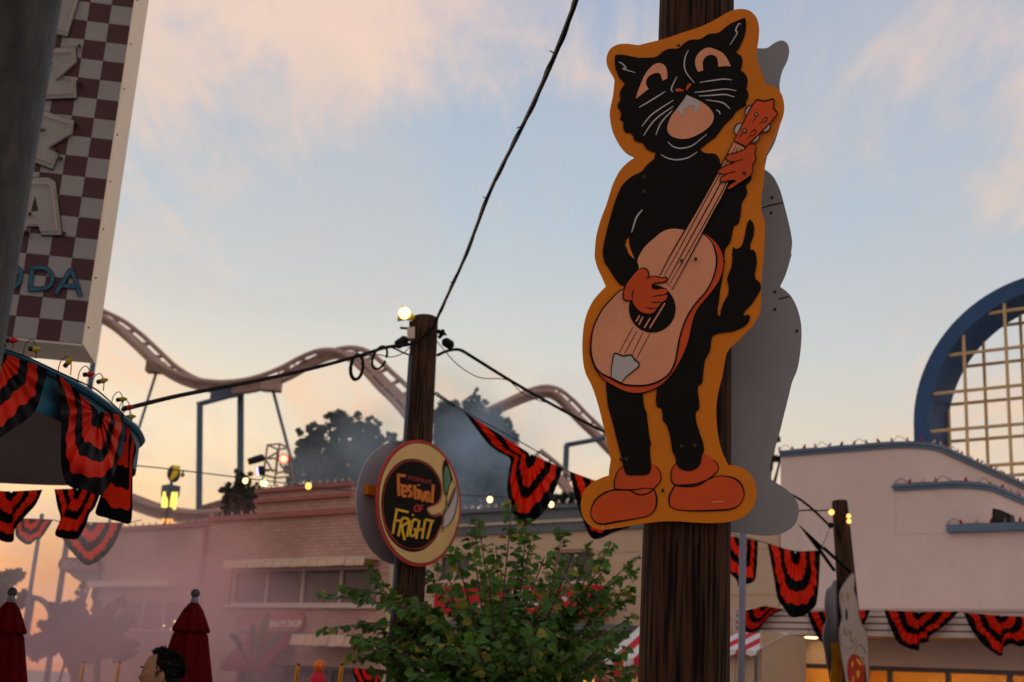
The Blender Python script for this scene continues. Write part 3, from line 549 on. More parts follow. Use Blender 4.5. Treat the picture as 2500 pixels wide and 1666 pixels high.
for q in ([(900, 325), (865, 400), (855, 500), (880, 580), (965, 685)], [(775, 615), (730, 700), (712, 755), (728, 785)], [(358, 953), (500, 870), (645, 778)], [(390, 1160), (500, 1030), (735, 873)], [(408, 1262), (530, 1090), (733, 940)], [(543, 1255), (600, 1120), (722, 985)],
          [(1022, 678), (1150, 660), (1290, 642), (1375, 652)], [(968, 788), (1100, 775), (1300, 752), (1425, 770)], [(1015, 828), (1130, 822), (1300, 812), (1405, 840)], [(1088, 870), (1230, 890), (1290, 910), (1355, 970)], [(1203, 978), (1235, 1000), (1247, 1030)],
          [(675, 1328), (730, 1380), (820, 1400), (940, 1370), (1100, 1245)], [(597, 1468), (680, 1510), (780, 1525), (900, 1500), (997, 1438)], [(135, 458), (170, 470), (215, 520), (180, 530), (318, 572)], [(1475, 42), (1450, 38), (1415, 110), (1435, 135), (1353, 270)]):
    strokes(cat_pl, [Z1(q)], L0 * 5, 'whisker', M['greypaint'], cat, 3.3)
strokes(cat_pl, [C1([(378, 1146), (345, 1190), (318, 1272)])], L0 * 5, 'sleeve_highlight', M['greypaint'], cat, 4)
def nest(th, parent_name, kids):
    """make pieces drawn on a part its sub-parts (they share the sign's origin)"""
    hosts = [c for c in th.children if c.name.split('.')[0] == parent_name]
    for c in list(th.children):
        if c.name.split('.')[0] in kids and c not in hosts: c.parent = hosts[0]; c.matrix_world.translation = hosts[0].matrix_world.translation
nest(cat, 'guitar_face', ('guitar_outline', 'guitar_side', 'sound_hole', 'string', 'tailpiece', 'tailpiece_outline', 'guitar_neck'))
nest(cat, 'headstock', ('headstock_outline', 'tuning_peg', 'peg_outline', 'peg_hole', 'peg_mark'))
nest(cat, 'body', ('eye', 'nostril', 'mouth', 'teeth', 'whisker', 'elbow_gap', 'sleeve_highlight'))
nest(cat, 'hand', ('hand_outline', 'finger_line'))
nest(cat, 'boot', ('boot_outline',))
bolt = MB().lathe((0, 0, 0), [(.0075, 0), (.0075, .002), (.005, .003), (.004, .005)], 10)
bsrc = None
strokes(cat_pl, [C2(q) for q in ([(157, 1488), (158, 1508)], [(205, 1492), (216, 1502)], [(190, 465), (200, 475)], [(735, 1364), (800, 1360)], [(180, 655), (186, 660)])], L0 * 15.5, 'scratch', M['whitec'], cat, .9, sep=True)
for x, y in C1([(575, 250), (385, 970), (386, 1050), (592, 1427), (668, 1418)]) + C2([(475, 1303), (575, 1070), (645, 1065), (282, 1137), (253, 1137)]) + Z2([(770, 1135)]):
    p = cat_pl.at(x, y, L0 * 15)
    if bsrc is None: bsrc = bolt.build('bolt', M['steel']); bsrc.parent = cat; bsrc.location = p - cat.location; bsrc.rotation_euler = cat_pl.n.to_track_quat('Z', 'Y').to_euler()
    else: inst(bsrc, cat, p, bsrc.rotation_euler)
# its twin on the far side of the pole, seen from behind
back_pl = frame_plane(cat_c - cat_pl.n * .205, CATA)
tb = back_pl.at(1850, 1300)
twin = thing('cutout_sign', 'bare grey back of the second cutout sign on the far side of the thick pole', 'sign', tb)
gout_ = C1([(1050, 265), (1100, 235), (1140, 222), (1170, 240), (1180, 280), (1170, 330), (1145, 380), (1130, 440), (1128, 490), (1140, 580), (1135, 660), (1118, 725), (1095, 790), (1060, 850, 'c'), (1046, 925), (1062, 938), (1095, 970), (1130, 1040), (1155, 1130), (1180, 1230), (1196, 1320), (1190, 1390)]) + \
    C2([(1162, 40), (1130, 150), (1098, 218, 'c'), (1150, 260), (1185, 320), (1208, 400), (1213, 480), (1205, 580), (1190, 660), (1165, 720), (1145, 800), (1120, 900), (1095, 1000), (1070, 1080), (1047, 1165), (1052, 1245, 'c'), (1100, 1275), (1160, 1320), (1192, 1370), (1198, 1420), (1180, 1480), (1130, 1520), (1060, 1540), (980, 1538), (900, 1528), (820, 1518),
        (600, 1430), (400, 1390), (310, 1200), (300, 800), (250, 500), (350, 200)]) + C1([(300, 1200), (420, 900), (400, 600), (440, 400), (620, 270), (800, 190), (930, 250)])
sheet(back_pl, gout_, 0, .010, 'board', M['alu'], twin)
for x, y in C1([(1087, 1080), (1083, 1163)]) + C2([(1072, 245), (1073, 338), (1188, 453)]):
    p = back_pl.at(x, y, .003); MB().lathe(p - back_pl.n * .001, [(.006, 0), (.006, .004), (.003, .006)], 8, axis=back_pl.n).build('bolt', M['steel'], twin)
strokes(back_pl, [C1([(1030, 1137), (1090, 1120), (1150, 1108)]), C2([(1090, 285), (1150, 268)])], .003, 'weld_mark', M['edge'], twin, 3)
# timber battens holding the pair on the pole
for x, y in ((1690, 300), (1676, 1120)):
    a = cat_pl.at(x, y, -.014)
    MB().obox(a - cat_pl.u * .09 + Vector((0, 0, -.04)), cat_pl.u * .18, -cat_pl.n * .05, Vector((0, 0, .08))).build('mounting_batten', M['wood'], cat)

# ------------------------------------------------------------------ round festival sign
FESA = R_(51); fc = p2_base + p2_d * ((P(1026, 1227, 12).z) / p2_d.z)
nrm = Vector((math.sin(FESA), -math.cos(FESA), 0))
fpl = frame_plane(fc + nrm * .165, FESA); bpl = frame_plane(fc - nrm * .165, FESA)
cpx = fpl.at(1026, 1228); fpl.o = cpx; RAD = .575
def disc(pl, c, r, off, th, name, mt, parent, n=64): return MB().slab([c + pl.u * (r * math.cos(2 * math.pi * k / n)) + pl.v * (r * math.sin(2 * math.pi * k / n)) + pl.n * off for k in range(n)], pl.n, th).build(name, mt, parent)
fest = thing('round_sign', 'round red rimmed festival sign with a yellow crescent moon face and lettering', 'sign', cpx - Vector((0, 0, RAD)))
disc(fpl, cpx, RAD, 0, .012, 'board', M['red_rim'], fest)
disc(fpl, cpx, RAD * .955, .0022, .002, 'moon_outline', M['black'], fest)
disc(fpl, cpx, RAD * .945, .0044, .002, 'moon', M['cream_sign'], fest)
S1 = crop(900, 1050, 4.48); LL = .0022
blk = S1([(475, 315), (570, 330), (660, 375), (730, 450), (785, 550), (806, 660), (790, 760), (750, 815), (660, 848), (640, 860), (655, 925), (720, 950), (815, 930), (808, 1010), (780, 1080), (740, 1180), (670, 1260), (590, 1315), (500, 1335), (410, 1320), (310, 1265), (220, 1160), (165, 1020), (140, 840), (150, 680), (190, 530), (270, 410), (370, 335)])
sheet(fpl, blk, LL * 3, .002, 'night_disc', M['black'], fest)
ring = S1([(470, 335), (570, 348), (650, 390), (725, 470), (775, 560), (796, 660), (780, 760), (735, 808), (650, 850), (640, 870), (662, 930), (720, 940), (800, 925), (800, 1010), (770, 1080), (730, 1170), (660, 1240), (580, 1290), (490, 1300), (400, 1285), (310, 1230), (230, 1130), (175, 1000), (155, 840), (165, 690), (205, 545), (280, 430), (370, 358)])
strokes(fpl, [ring], LL * 4, 'ring_line', M['red_rim'], fest, 2.6, closed=True)
sheet(fpl, S1([(822, 690), (850, 735), (838, 790), (830, 860), (780, 905), (720, 925), (680, 915), (660, 872), (720, 862), (780, 820), (808, 760)]), LL * 5, .002, 'moon_nose', M['cream_sign'], fest)
sheet(fpl, S1([(965, 620), (978, 740), (962, 850), (930, 960), (870, 1045), (812, 1062), (825, 935), (880, 835), (930, 720)]), LL * 5, .002, 'moon_mouth', M['greypaint'], fest)
sheet(fpl, S1([(835, 325), (865, 365), (895, 440), (920, 540), (890, 600), (872, 680), (855, 725), (828, 680), (815, 560), (812, 420)]), LL * 5, .002, 'eye_outline', M['black'], fest)
sheet(fpl, S1([(845, 395), (870, 420), (890, 480), (898, 545), (875, 610), (855, 690), (838, 670), (826, 560), (826, 460)]), LL * 6, .002, 'eye', M['green_sign'], fest)
strokes(fpl, [S1(q) for q in ([(822, 700), (850, 740), (870, 835), (900, 740), (945, 640), (960, 600), (925, 545)], [(838, 770), (845, 830), (825, 900), (812, 925)], [(965, 620), (975, 740), (962, 850), (930, 960), (870, 1045), (812, 1062)], [(812, 1062), (825, 935), (880, 835), (930, 720), (955, 620)], [(785, 1072), (830, 1085)], [(790, 1100), (825, 1112)], [(780, 905), (700, 935), (665, 920), (650, 880)])], LL * 7, 'face_line', M['edge'], fest, 2.2)
def letters(pl, lst, off, mt, parent, w, grow=0, om=None, tf=S1):
    for pc in lst:
        if om: strokes(pl, [tf(q) for q in pc], off, 'letter_outline', om, parent, w + grow, taper=False)
        strokes(pl, [tf(q) for q in pc], off + LL, 'letter', mt, parent, w, taper=False)
letters(fpl, [[[(325, 490), (325, 600), (330, 722)], [(308, 492), (405, 503)], [(330, 602), (385, 612)]], [[(372, 672), (420, 668), (415, 630), (390, 612), (370, 640), (365, 690), (385, 725), (415, 715)]], [[(472, 628), (447, 612), (434, 640), (465, 690), (460, 722), (430, 722)]],
              [[(505, 605), (505, 700), (512, 758)], [(482, 652), (535, 657)]], [[(547, 650), (543, 762)], [(549, 598), (548, 612)]], [[(565, 660), (590, 775), (617, 672)]], [[(660, 690), (635, 682), (625, 720), (630, 768), (655, 770), (664, 692), (668, 788)]], [[(706, 598), (700, 700), (694, 797)]]], LL * 4, M['orange_letter'], fest, 5.2, 3.2, M['red_rim'])
letters(fpl, [[[(525, 822), (502, 850), (508, 885), (530, 890), (547, 858), (540, 826), (525, 822)]], [[(567, 825), (561, 898)], [(566, 826), (597, 830)], [(563, 860), (590, 863)]]], LL * 4, M['red_rim'], fest, 3.6)
letters(fpl, [[[(312, 855), (285, 1000), (264, 1135)], [(292, 868), (437, 900)], [(288, 985), (372, 1002)]], [[(372, 958), (345, 1060), (324, 1162)], [(375, 962), (425, 972), (430, 1010), (368, 1062), (395, 1205)]], [[(452, 985), (420, 1168)], [(484, 922), (484, 938)]], [[(535, 988), (492, 982), (467, 1060), (457, 1150), (502, 1150), (515, 1092), (490, 1086)]],
              [[(556, 985), (520, 1192)], [(540, 1092), (600, 1088)], [(618, 985), (584, 1190)]], [[(692, 1000), (640, 1192)], [(618, 980), (715, 1000)]]], LL * 4, M['yellow_sign'], fest, 5.6)
def text_polys(body, size=1, shear=0, bold=0):
    cu = bpy.data.curves.new('t', 'FONT'); cu.body = body; cu.size = size; cu.shear = shear; cu.offset = bold; cu.resolution_u = 3
    ob = bpy.data.objects.new('t', cu); COL.objects.link(ob)
    dg = bpy.context.evaluated_depsgraph_get(); dg.update(); me = bpy.data.meshes.new_from_object(ob.evaluated_get(dg))
    vs = [v.co.copy() for v in me.vertices]; fcs = [tuple(p.vertices) for p in me.polygons]
    bpy.data.objects.remove(ob); bpy.data.meshes.remove(me); bpy.data.curves.remove(cu)
    return vs, fcs
def text_on(body, q00, q10, q01, name, mt, parent, shear=0, bold=0, nrm=None):
    """flat lettering filling the parallelogram q00 (lower left), q10 (lower right), q01 (upper left)"""
    vs, fcs = text_polys(body, 1, shear, bold)
    x0 = min(v.x for v in vs); x1 = max(v.x for v in vs); y0 = min(v.y for v in vs); y1 = max(v.y for v in vs)
    V = [q00 + (q10 - q00) * ((v.x - x0) / (x1 - x0)) + (q01 - q00) * ((v.y - y0) / (y1 - y0)) for v in vs]
    return MB().add(V, fcs).build(name, mt, parent)
a = S1([(428, 540), (680, 592), (436, 497)])
text_on("ROCKVILLE'S", *[fpl.at(p[0], p[1], LL * 4) for p in a], 'lettering', M['red_rim'], fest, bold=.01)
nest(fest, 'night_disc', ('ring_line', 'letter', 'letter_outline', 'lettering')); nest(fest, 'moon', ('moon_nose', 'moon_mouth', 'eye', 'eye_outline', 'face_line'))
bdisc_c = bpl.at(977, 1228)
bd = thing('round_sign', 'plain grey back of the round sign on the far side of the slim pole', 'sign', bdisc_c - Vector((0, 0, RAD)))
disc(bpl, bdisc_c, RAD, 0, .012, 'board', M['alu2'], bd)
bk = MB(); q = bpl.at(905, 1196, .004)
bk.obox(bpl.at(888, 1207, .003), bpl.u * .32, bpl.n * .05, Vector((0, 0, .085))); bk.build('bracket', M['orange'], bd)
# ------------------------------------------------------------------ street front
def wall(mb, s0, s1, z0, z1, off, depth, holes=(), rev=.18):
    """front with real openings: holes are (s0,s1,z0,z1)"""
    S = sorted({s0, s1, *[h[0] for h in holes], *[h[1] for h in holes]}); Z = sorted({z0, z1, *[h[2] for h in holes], *[h[3] for h in holes]})
    def q(a, b, c, d): mb.add([a, b, c, d], [(0, 1, 2, 3)])
    for i in range(len(S) - 1):
        for j in range(len(Z) - 1):
            cs, cz = (S[i] + S[i + 1]) / 2, (Z[j] + Z[j + 1]) / 2
            if any(h[0] < cs < h[1] and h[2] < cz < h[3] for h in holes): continue
            q(fp(S[i], Z[j], off), fp(S[i + 1], Z[j], off), fp(S[i + 1], Z[j + 1], off), fp(S[i], Z[j + 1], off))
    for a, b, c, d in holes:
        for (u0, v0), (u1, v1) in (((a, c), (b, c)), ((b, c), (b, d)), ((b, d), (a, d)), ((a, d), (a, c))):
            q(fp(u0, v0, off), fp(u0, v0, off - rev), fp(u1, v1, off - rev), fp(u1, v1, off))
    o2 = off - depth
    q(fp(s0, z1, off), fp(s1, z1, off), fp(s1, z1, o2), fp(s0, z1, o2)); q(fp(s0, z0, o2), fp(s0, z0, off), fp(s0, z1, off), fp(s0, z1, o2))
    q(fp(s1, z0, off), fp(s1, z0, o2), fp(s1, z1, o2), fp(s1, z1, off)); q(fp(s1, z0, o2), fp(s0, z0, o2), fp(s0, z1, o2), fp(s1, z1, o2))
    return mb
def window(parent, s0, s1, z0, z1, off, npan, fr, behind=None, t=.05, rev=.18):
    w_ = MB(); o = off - rev + .02
    w_.fbox(s0, s1, z0, z0 + t, o, o + .09); w_.fbox(s0, s1, z1 - t, z1, o, o + .09)
    w_.fbox(s0, s0 + t, z0 + t, z1 - t, o, o + .088); w_.fbox(s1 - t, s1, z0 + t, z1 - t, o, o + .088)
    wo_ = w_.build('window', fr, parent)
    W = (s1 - s0) / npan
    for i in range(1, npan):
        MB().fbox(s0 + i * W - t * .45, s0 + i * W + t * .45, z0 + t, z1 - t, o + .002, o + .086).build('mullion', fr, wo_)
    for i in range(npan):
        MB().fbox(s0 + i * W + t * .2, s0 + (i + 1) * W - t * .2, z0 + t * .5, z1 - t * .5, o + .02, o + .028).build('pane', M['glass'], wo_)
    if behind:   # drawn curtain folds just behind the glass
        cb = MB(); n = int((s1 - s0) / .05); vs = []
        for i in range(n + 1):
            d = .02 * math.sin(i * 1.7) + .012 * math.sin(i * .73)
            vs += [fp(s0 + (s1 - s0) * i / n, z0 + .02, o - .06 + d), fp(s0 + (s1 - s0) * i / n, z1 - .02, o - .06 + d)]
        cb.add(vs, [(2 * i, 2 * i + 2, 2 * i + 3, 2 * i + 1) for i in range(n)]).build('curtain', behind, wo_)
    return wo_
# clear glass over curtains: let the curtains show
gm = M['glass'].node_tree; gb = gm.nodes['Principled BSDF']; tr = N(gm, 'ShaderNodeBsdfTransparent'); mx = N(gm, 'ShaderNodeMixShader'); mx.inputs[0].default_value = .30
gm.links.new(tr.outputs[0], mx.inputs[1]); gm.links.new(gb.outputs[0], mx.inputs[2]); gm.links.new(mx.outputs[0], gm.nodes['Material Output'].inputs[0])

def bulb_mesh(r=.02, l=.07): return [(r * .45, 0), (r, l * .3), (r * .95, l * .5), (r * .5, l * .85), (.001, l)]
_bulbs = {}
def bulb_row(parent, pts, mats, size=1.0, name='bulb', tilt=.5):
    """small screw-in bulbs standing along a ledge; each a part of its string"""
    for i, p in enumerate(pts):
        k = mats[i % len(mats)]
        key = (k, size, name); e = (rnd.uniform(-tilt, tilt), rnd.uniform(-tilt, tilt), 0)
        if key not in _bulbs:
            mb = MB().lathe((0, 0, 0), [(r * size, h * size) for r, h in bulb_mesh()], 8)
            ob = mb.build(name, M[k]); ob.parent = parent; ob.location = Vector(p) - parent.location; ob.rotation_euler = e; _bulbs[key] = ob
        else: inst(_bulbs[key], parent, p, e)

# --- brick shop on the left: low wing, main block, raised parapet
br = thing('brick_shop', 'pale brick two storey beauty shop with red roof trim behind pink smoke', 'building', fp(0, 0))
sA, _ = fs(237, 1400); sB = -2.29; sC = fs(960, 1350)[0]; zW = 5.42; zM = 5.5
wl = fs(291, 1500)[0]; wr = fs(446, 1500)[0]; wz0 = fs(400, 1542)[1]; wz1 = fs(400, 1466)[1]
h_w = (wl, wr, wz0, wz1)
wall(MB(), sA, sB, 0, zW, 0, 9, [h_w]).build('wing_wall', M['brick'], br)
ww_ = window(br, *h_w, 0, 3, M['win_frame'], M['curtain'])
for x, y in ((427, 1518), (418, 1537), (400, 1528)):
    a, z = fs(x, y, -.13); MB().ball(fp(a, z, -.13), .03, 8, 6).build('lit_bulb', M['bulb_w'], ww_)
ml, mz0 = fs(566, 1478); mr_ = fs(930, 1440)[0]; mz1 = fs(566, 1392)[1]
h_m = (ml, mr_, mz0, mz1); h_s = (-.6, 4.2, .5, 2.05)
wall(MB(), sB, sC, 0, zM, .12, 9, [h_m, h_s]).build('main_wall', M['brick'], br)
window(br, *h_m, .12, 4, M['win_frame'], M['curtain'], .06)
window(br, *h_s, .12, 3, M['mull'], M['curtain'], .06)
MB().fbox(ml - .08, mr_ + .08, mz0 - .07, mz0 - .002, .12, .24).build('sill', M['win_frame'], br)
MB().fbox(sA - .05, sB, zW, zW + .10, -.02, .08).build('roof_trim', M['trim'], br)
tr_ = MB().fbox(sB - .06, sC + .05, zM, zM + .13, .02, .22); tr_.build('roof_trim', M['trim'], br)
MB().fbox(sA - .1, sA + 3.8, fs(390, 1420)[1] - .16, fs(390, 1420)[1], .0, .35).build('ledge', M['win_frame'], br)
# raised parapet
r0, rz = fs(632, 1196); r1 = fs(858, 1178)[0]
wall(MB(), r0, r1, zM + .13, rz - .1, .0, 3).build('parapet', M['brick'], br)
for z in (rz - .1, zM + .42): MB().fbox(r0 - .05, r1 + .05, z, z + .10, -.05, .10).build('parapet_trim', M['trim'], br)
d0 = fs(525, 1275)[0]
MB().tube([fp(d0 - .05, 5.35, .2), fp(d0 - .05, 3, .2), fp(d0 - .05, 0, .2)], .06, 8).build('downspout', M['trim'], br)
# ribbed awnings: separate pans side by side
def pan_awning(name, parent, s0, s1, zt, zb, out, n, off):
    W = (s1 - s0) / n
    ho = MB().fbox(s0, s1, zt - .02, zt + .015, off, off + out).build(name, M['win_frame'], parent)
    for i in range(n):
        a, b = s0 + i * W + .008, s0 + (i + 1) * W - .008; j = rnd.uniform(-.008, .008)
        mb = MB(); o1 = off + out + j
        mb.add([fp(a, zt - .02, o1), fp(b, zt - .02, o1), fp(b, zb + j, o1 + .05), fp(a, zb + j, o1 + .05), fp(a, zt - .02, o1 - .02), fp(b, zt - .02, o1 - .02), fp(b, zb + j, o1 + .03), fp(a, zb + j, o1 + .03)],
               [(3, 2, 1, 0), (4, 5, 6, 7), (0, 1, 5, 4), (2, 3, 7, 6), (1, 2, 6, 5), (3, 0, 4, 7)]).build('awning_panel', M['awn'], ho)
    return ho
s0, zt = fs(547, 1370, .6); s1 = fs(892, 1356, .6)[0]; zb = fs(547, 1388, .6)[1]
pan_awning('window_awning', br, s0, s1, zt, zb, .48, 16, .12)
s0, zt = fs(712, 1550, .7); s1, _ = fs(862, 1550, .7); zb = fs(712, 1575, .7)[1]
pan_awning('door_awning', br, s0, s1, zt, zb, .58, 8, .12)
# red cloth awning beneath the shop sign
s0, zt = fs(600, 1545, .3); s1 = fs(712, 1545, .3)[0]
rb = MB(); za = zt; rb.add([fp(s0, za, .14), fp(s1, za, .14), fp(s1, za - .75, .95), fp(s0, za - .75, .95)], [(0, 3, 2, 1)])
rb.add([fp(s0, za - .75, .95), fp(s1, za - .75, .95), fp(s1, za - .92, .95), fp(s0, za - .92, .95)], [(0, 3, 2, 1)]); rb.build('cloth_awning', M['dkawn'], br)
# beauty shop sign board with round end
sl, sz1 = fs(578, 1493, .2); sr = fs(743, 1510, .2)[0]; sz0 = fs(640, 1541, .2)[1]; rr = (sz1 - sz0) / 2
sg = thing('shop_sign', 'salmon tan beauty shop sign board with rounded end on brick wall', 'sign', fp((sl + sr) / 2, sz0, .2))
ol = [fp(sl, sz0, .24)] + [fp(sr - rr + rr * math.sin(math.pi * k / 12), (sz0 + sz1) / 2 - rr * math.cos(math.pi * k / 12), .24) for k in range(13)] + [fp(sl, sz1, .24)]
MB().slab(ol, FN, .10).build('board', M['sign_tan'], sg)
q = lambda x, y: (lambda t: fp(t[0], t[1], .244))(fs(x, y, .244))
text_on('BEAUTY SHOP', q(651, 1531), q(733, 1530.5), q(654, 1516), 'lettering', M['sign_txt'], sg, shear=.2, bold=.012)
spl = Plane(fp(0, 0, .245), FN)
B1 = crop(560, 1460, 9.804)
strokes(spl, [B1(z) for z in ([(200, 690), (300, 520), (460, 290)], [(350, 590), (450, 430), (545, 300)], [(310, 450), (400, 470), (520, 440), (640, 450)], [(440, 540), (560, 510), (700, 490)], [(600, 460), (660, 420), (700, 470), (760, 400)], [(780, 480), (840, 400), (910, 310)], [(860, 470), (920, 440), (960, 490), (1010, 440), (1060, 490), (1100, 430), (1150, 470)])], .002, 'script_stroke', M['sign_dark'], sg, 2.6, sep=True)
# bulbs along the brick roof lines
ls = thing('light_string', 'row of small unlit bulbs along the red brick roof trim', 'string lights', fp(sB, zM + .13))
cbl = [fp(s, zM + .145, .12) for s in [sB + i * .4 for i in range(int((r0 - sB) / .4) + 1)]]
MB().tube([fp(sB, zM + .14, .12), fp(r0, zM + .14, .12)], .008, 5).build('cord', M['cable'], ls)
bulb_row(ls, cbl, ['bulb_c'], 1.3)
ls = thing('light_string', 'row of small unlit bulbs along the raised brick parapet top', 'string lights', fp(r0, rz))
MB().tube([fp(r0, rz + .01, .06), fp(r1, rz + .01, .06)], .008, 5).build('cord', M['cable'], ls)
bulb_row(ls, [fp(r0 + (r1 - r0) * i / 13, rz + .012, .06) for i in range(14)] + [fp(r0 + .02, zM + .2 + .14 * i, .04) for i in range(4)], ['bulb_c'], 1.3)
ls = thing('light_string', 'row of small unlit bulbs along the low brick wing roof', 'string lights', fp(sA, zW))
MB().tube([fp(sA + 1, zW + .11, .05), fp(sB, zW + .11, .05)], .008, 5).build('cord', M['cable'], ls)
bulb_row(ls, [fp(sA + 1 + (sB - sA - 1) * i / 13, zW + .112, .05) for i in range(14)], ['bulb_c'], 1.3)

# --- beige building with slate parapet band
bg_ = thing('beige_building', 'beige stucco building with slate parapet band behind leafy tree', 'building', fp(8, 0))
bs0 = sC; bs1 = 13.9; bz = 5.42; bb = 4.88
w1 = (*[fs(x, 1420, .1)[0] for x in (1350, 1446)], fs(1400, 1425, .1)[1], fs(1400, 1341, .1)[1]); w2 = (*[fs(x, 1390, .1)[0] for x in (1065, 1145)], fs(1100, 1420, .1)[1], fs(1100, 1352, .1)[1])
wall(MB(), bs0, bs1, 0, bb, .1, 9, [w1, w2]).build('wall', M['beige'], bg_)
for w_ in (w1, w2): window(bg_, *w_, .1, 2, M['win_frame'], M['curtain'], .05)
zl = fs(1500, 1265, .2)[1]
MB().fbox(bs0, bs1, bb, zl - .03, .0, .16).build('parapet_band', M['band'], bg_)
MB().fbox(bs0, bs1, zl - .03, zl + .03, .0, .20).build('parapet_stripe', M['stripe'], bg_)
MB().fbox(bs0, bs1, zl + .03, bz - .08, .0, .16).build('parapet_band', M['band'], bg_)
MB().fbox(bs0, bs1, bz - .08, bz, -.05, .24).build('parapet_cap', M['band'], bg_)
for z in (4.43, 3.62):
    a = fs(1150, 1, 0)[0]
    MB().fbox(bs0, w2[0] - .02, z, z + .014, .1, .108).build('joint_bead', M['soff2'], bg_)
    MB().fbox(w1[1] + .02, bs1, z, z + .014, .1, .108).build('joint_bead', M['soff2'], bg_)
for z in (3.2,): MB().fbox(11.9, bs1, z, z + .014, .1, .108).build('joint_bead', M['soff2'], bg_)
# ribbed siding panel below and dark canopy over it
a0, _ = fs(1240, 1520, .2); a1 = fs(1520, 1560, .2)[0]
MB().fbox(a0 - 1.5, a1 + .6, 2.92, 3.02, .1, .9).build('flat_canopy', M['band'], bg_)
for i in range(int((a1 - a0 + 1.2) / .11)):
    MB().fbox(a0 - 1.2 + i * .11, a0 - 1.2 + i * .11 + .075, 1.9, 2.91, .1, .15 + .004 * (i % 3)).build('siding_rib', M['siding'], bg_)
ls = thing('light_string', 'row of small pale bulbs along the slate parapet of the beige building', 'string lights', fp(bs0 + .4, bz))
MB().tube([fp(bs0 + .4, bz + .01, .1), fp(12, bz + .01, .1)], .008, 5).build('cord', M['cable'], ls)
bulb_row(ls, [fp(bs0 + .5 + i * .21, bz + .012, .1) for i in range(32)], ['bulb_c'], 1.5, tilt=.2)
# red awning with white script initial
a0, zt = fs(1062, 1431, .6); a1 = fs(1452, 1431, .6)[0]; zb = fs(1452, 1500, .6)[1]
ra = thing('red_awning', 'red awning with white script letter seen through the leafy tree', 'awning', fp((a0 + a1) / 2, zb, .4))
MB().fbox(a0, a1, zb, zt, .12, .6).build('awning_box', M['redawn'], ra)
rpl = Plane(fp(0, 0, .604), FN); A1 = crop(1100, 1380, 5.8825)
strokes(rpl, [A1(q_) for q_ in ([(860, 450), (850, 390), (920, 380), (1080, 375), (1180, 350)], [(870, 440), (960, 430), (1020, 390)], [(1080, 380), (1020, 470), (950, 560), (900, 640)], [(1250, 440), (1180, 470), (1140, 540), (1160, 600), (1230, 560), (1290, 500)], [(1330, 540), (1400, 580), (1440, 600), (1480, 470)], [(1600, 480), (1660, 460), (1640, 520)], [(400, 600), (460, 540), (490, 480)], [(110, 600), (180, 540), (200, 500)])], .002, 'script_stroke', M['whitec'], ra, 8, sep=True)

# --- pale pink streamline building on the right, three stepped tiers
pk = thing('streamline_building', 'pale pink streamlined building with stepped curved blue ledges', 'building', fp(16, 0))
PO = .12
def tier(z0, z1, sl_, sc_, rad, off):
    """plan outline: straight front, then a quarter round away from the street"""
    pts = [(sl_, -8), (sl_, off), (sc_, off)] + [(sc_ + rad * math.sin(math.pi / 2 * k / 16), off - rad + rad * math.cos(math.pi / 2 * k / 16)) for k in range(1, 17)] + [(sc_ + rad, -8)]
    return pts
def ring_wall(pts, z0, z1):
    mb = MB(); L = len(pts); vs = [fp(a, z0, b) for a, b in pts] + [fp(a, z1, b) for a, b in pts]
    mb.add(vs, [(i, i + 1, L + i + 1, L + i) for i in range(L - 1)]); mb.slab([fp(a, z1, b) for a, b in pts], (0, 0, 1), 0); return mb
tl = 13.93
z1_, z2_, z3_ = 6.06, 5.33, 4.60
c1 = 15.98; c2 = 16.85; RDS = .64
t2l = fs(2187, 1192, PO)[0]; t3l = fs(2316, 1296, PO)[0]
sho = (14.0, 22.0, .25, 2.47)
lw = wall(MB(), tl, 24, 0, z3_, PO, 8, [sho], .3); lw.build('wall', M['pinkw'], pk)
def shell(z0, z1, sc_, rad):
    pts = tier(z0, z1, tl, sc_, rad, PO); ring_wall(pts, z0, z1).build('wall', M['pinkw'], pk, smooth=False)
    return pts
def cap(pts, z, start, ov=.075, th=.10, name='ledge'):
    # a blue moulding following the plan curve from s>=start
    path = [p for p in pts[1:-1] if p[0] >= start]; path = [(start, PO)] + path
    mb = MB(); L = len(path); nr = []
    for i, (a, b) in enumerate(path):
        p0 = path[max(i - 1, 0)]; p1 = path[min(i + 1, L - 1)]; t = Vector((p1[0] - p0[0], p1[1] - p0[1])).normalized(); nr.append(Vector((-t.y, t.x)) * (1 if t.x >= 0 and -t.y * 0 + t.x >= 0 else 1))
    prof = [(-.02, 0), (ov * .55, 0), (ov * .6, th * .45), (ov, th * .55), (ov, th), (-.02, th)]
    vs = []
    for (a, b), n_ in zip(path, nr):
        for o, h in prof: vs.append(fp(a + n_.x * o, z + h, b + n_.y * o))
    K = len(prof)
    mb.add(vs, [(i * K + k, (i + 1) * K + k, (i + 1) * K + (k + 1) % K, i * K + (k + 1) % K) for i in range(L - 1) for k in range(K)] + [tuple(range(K))[::-1], tuple((L - 1) * K + k for k in range(K))])
    mb.build(name, M['bluecap'], pk); return path
p1 = shell(z3_, z1_, c1, RDS); cap(p1[:-1] + [(c1 + RDS, -2), (c1 + RDS, -7)] + [(0, 0)], z1_, tl)
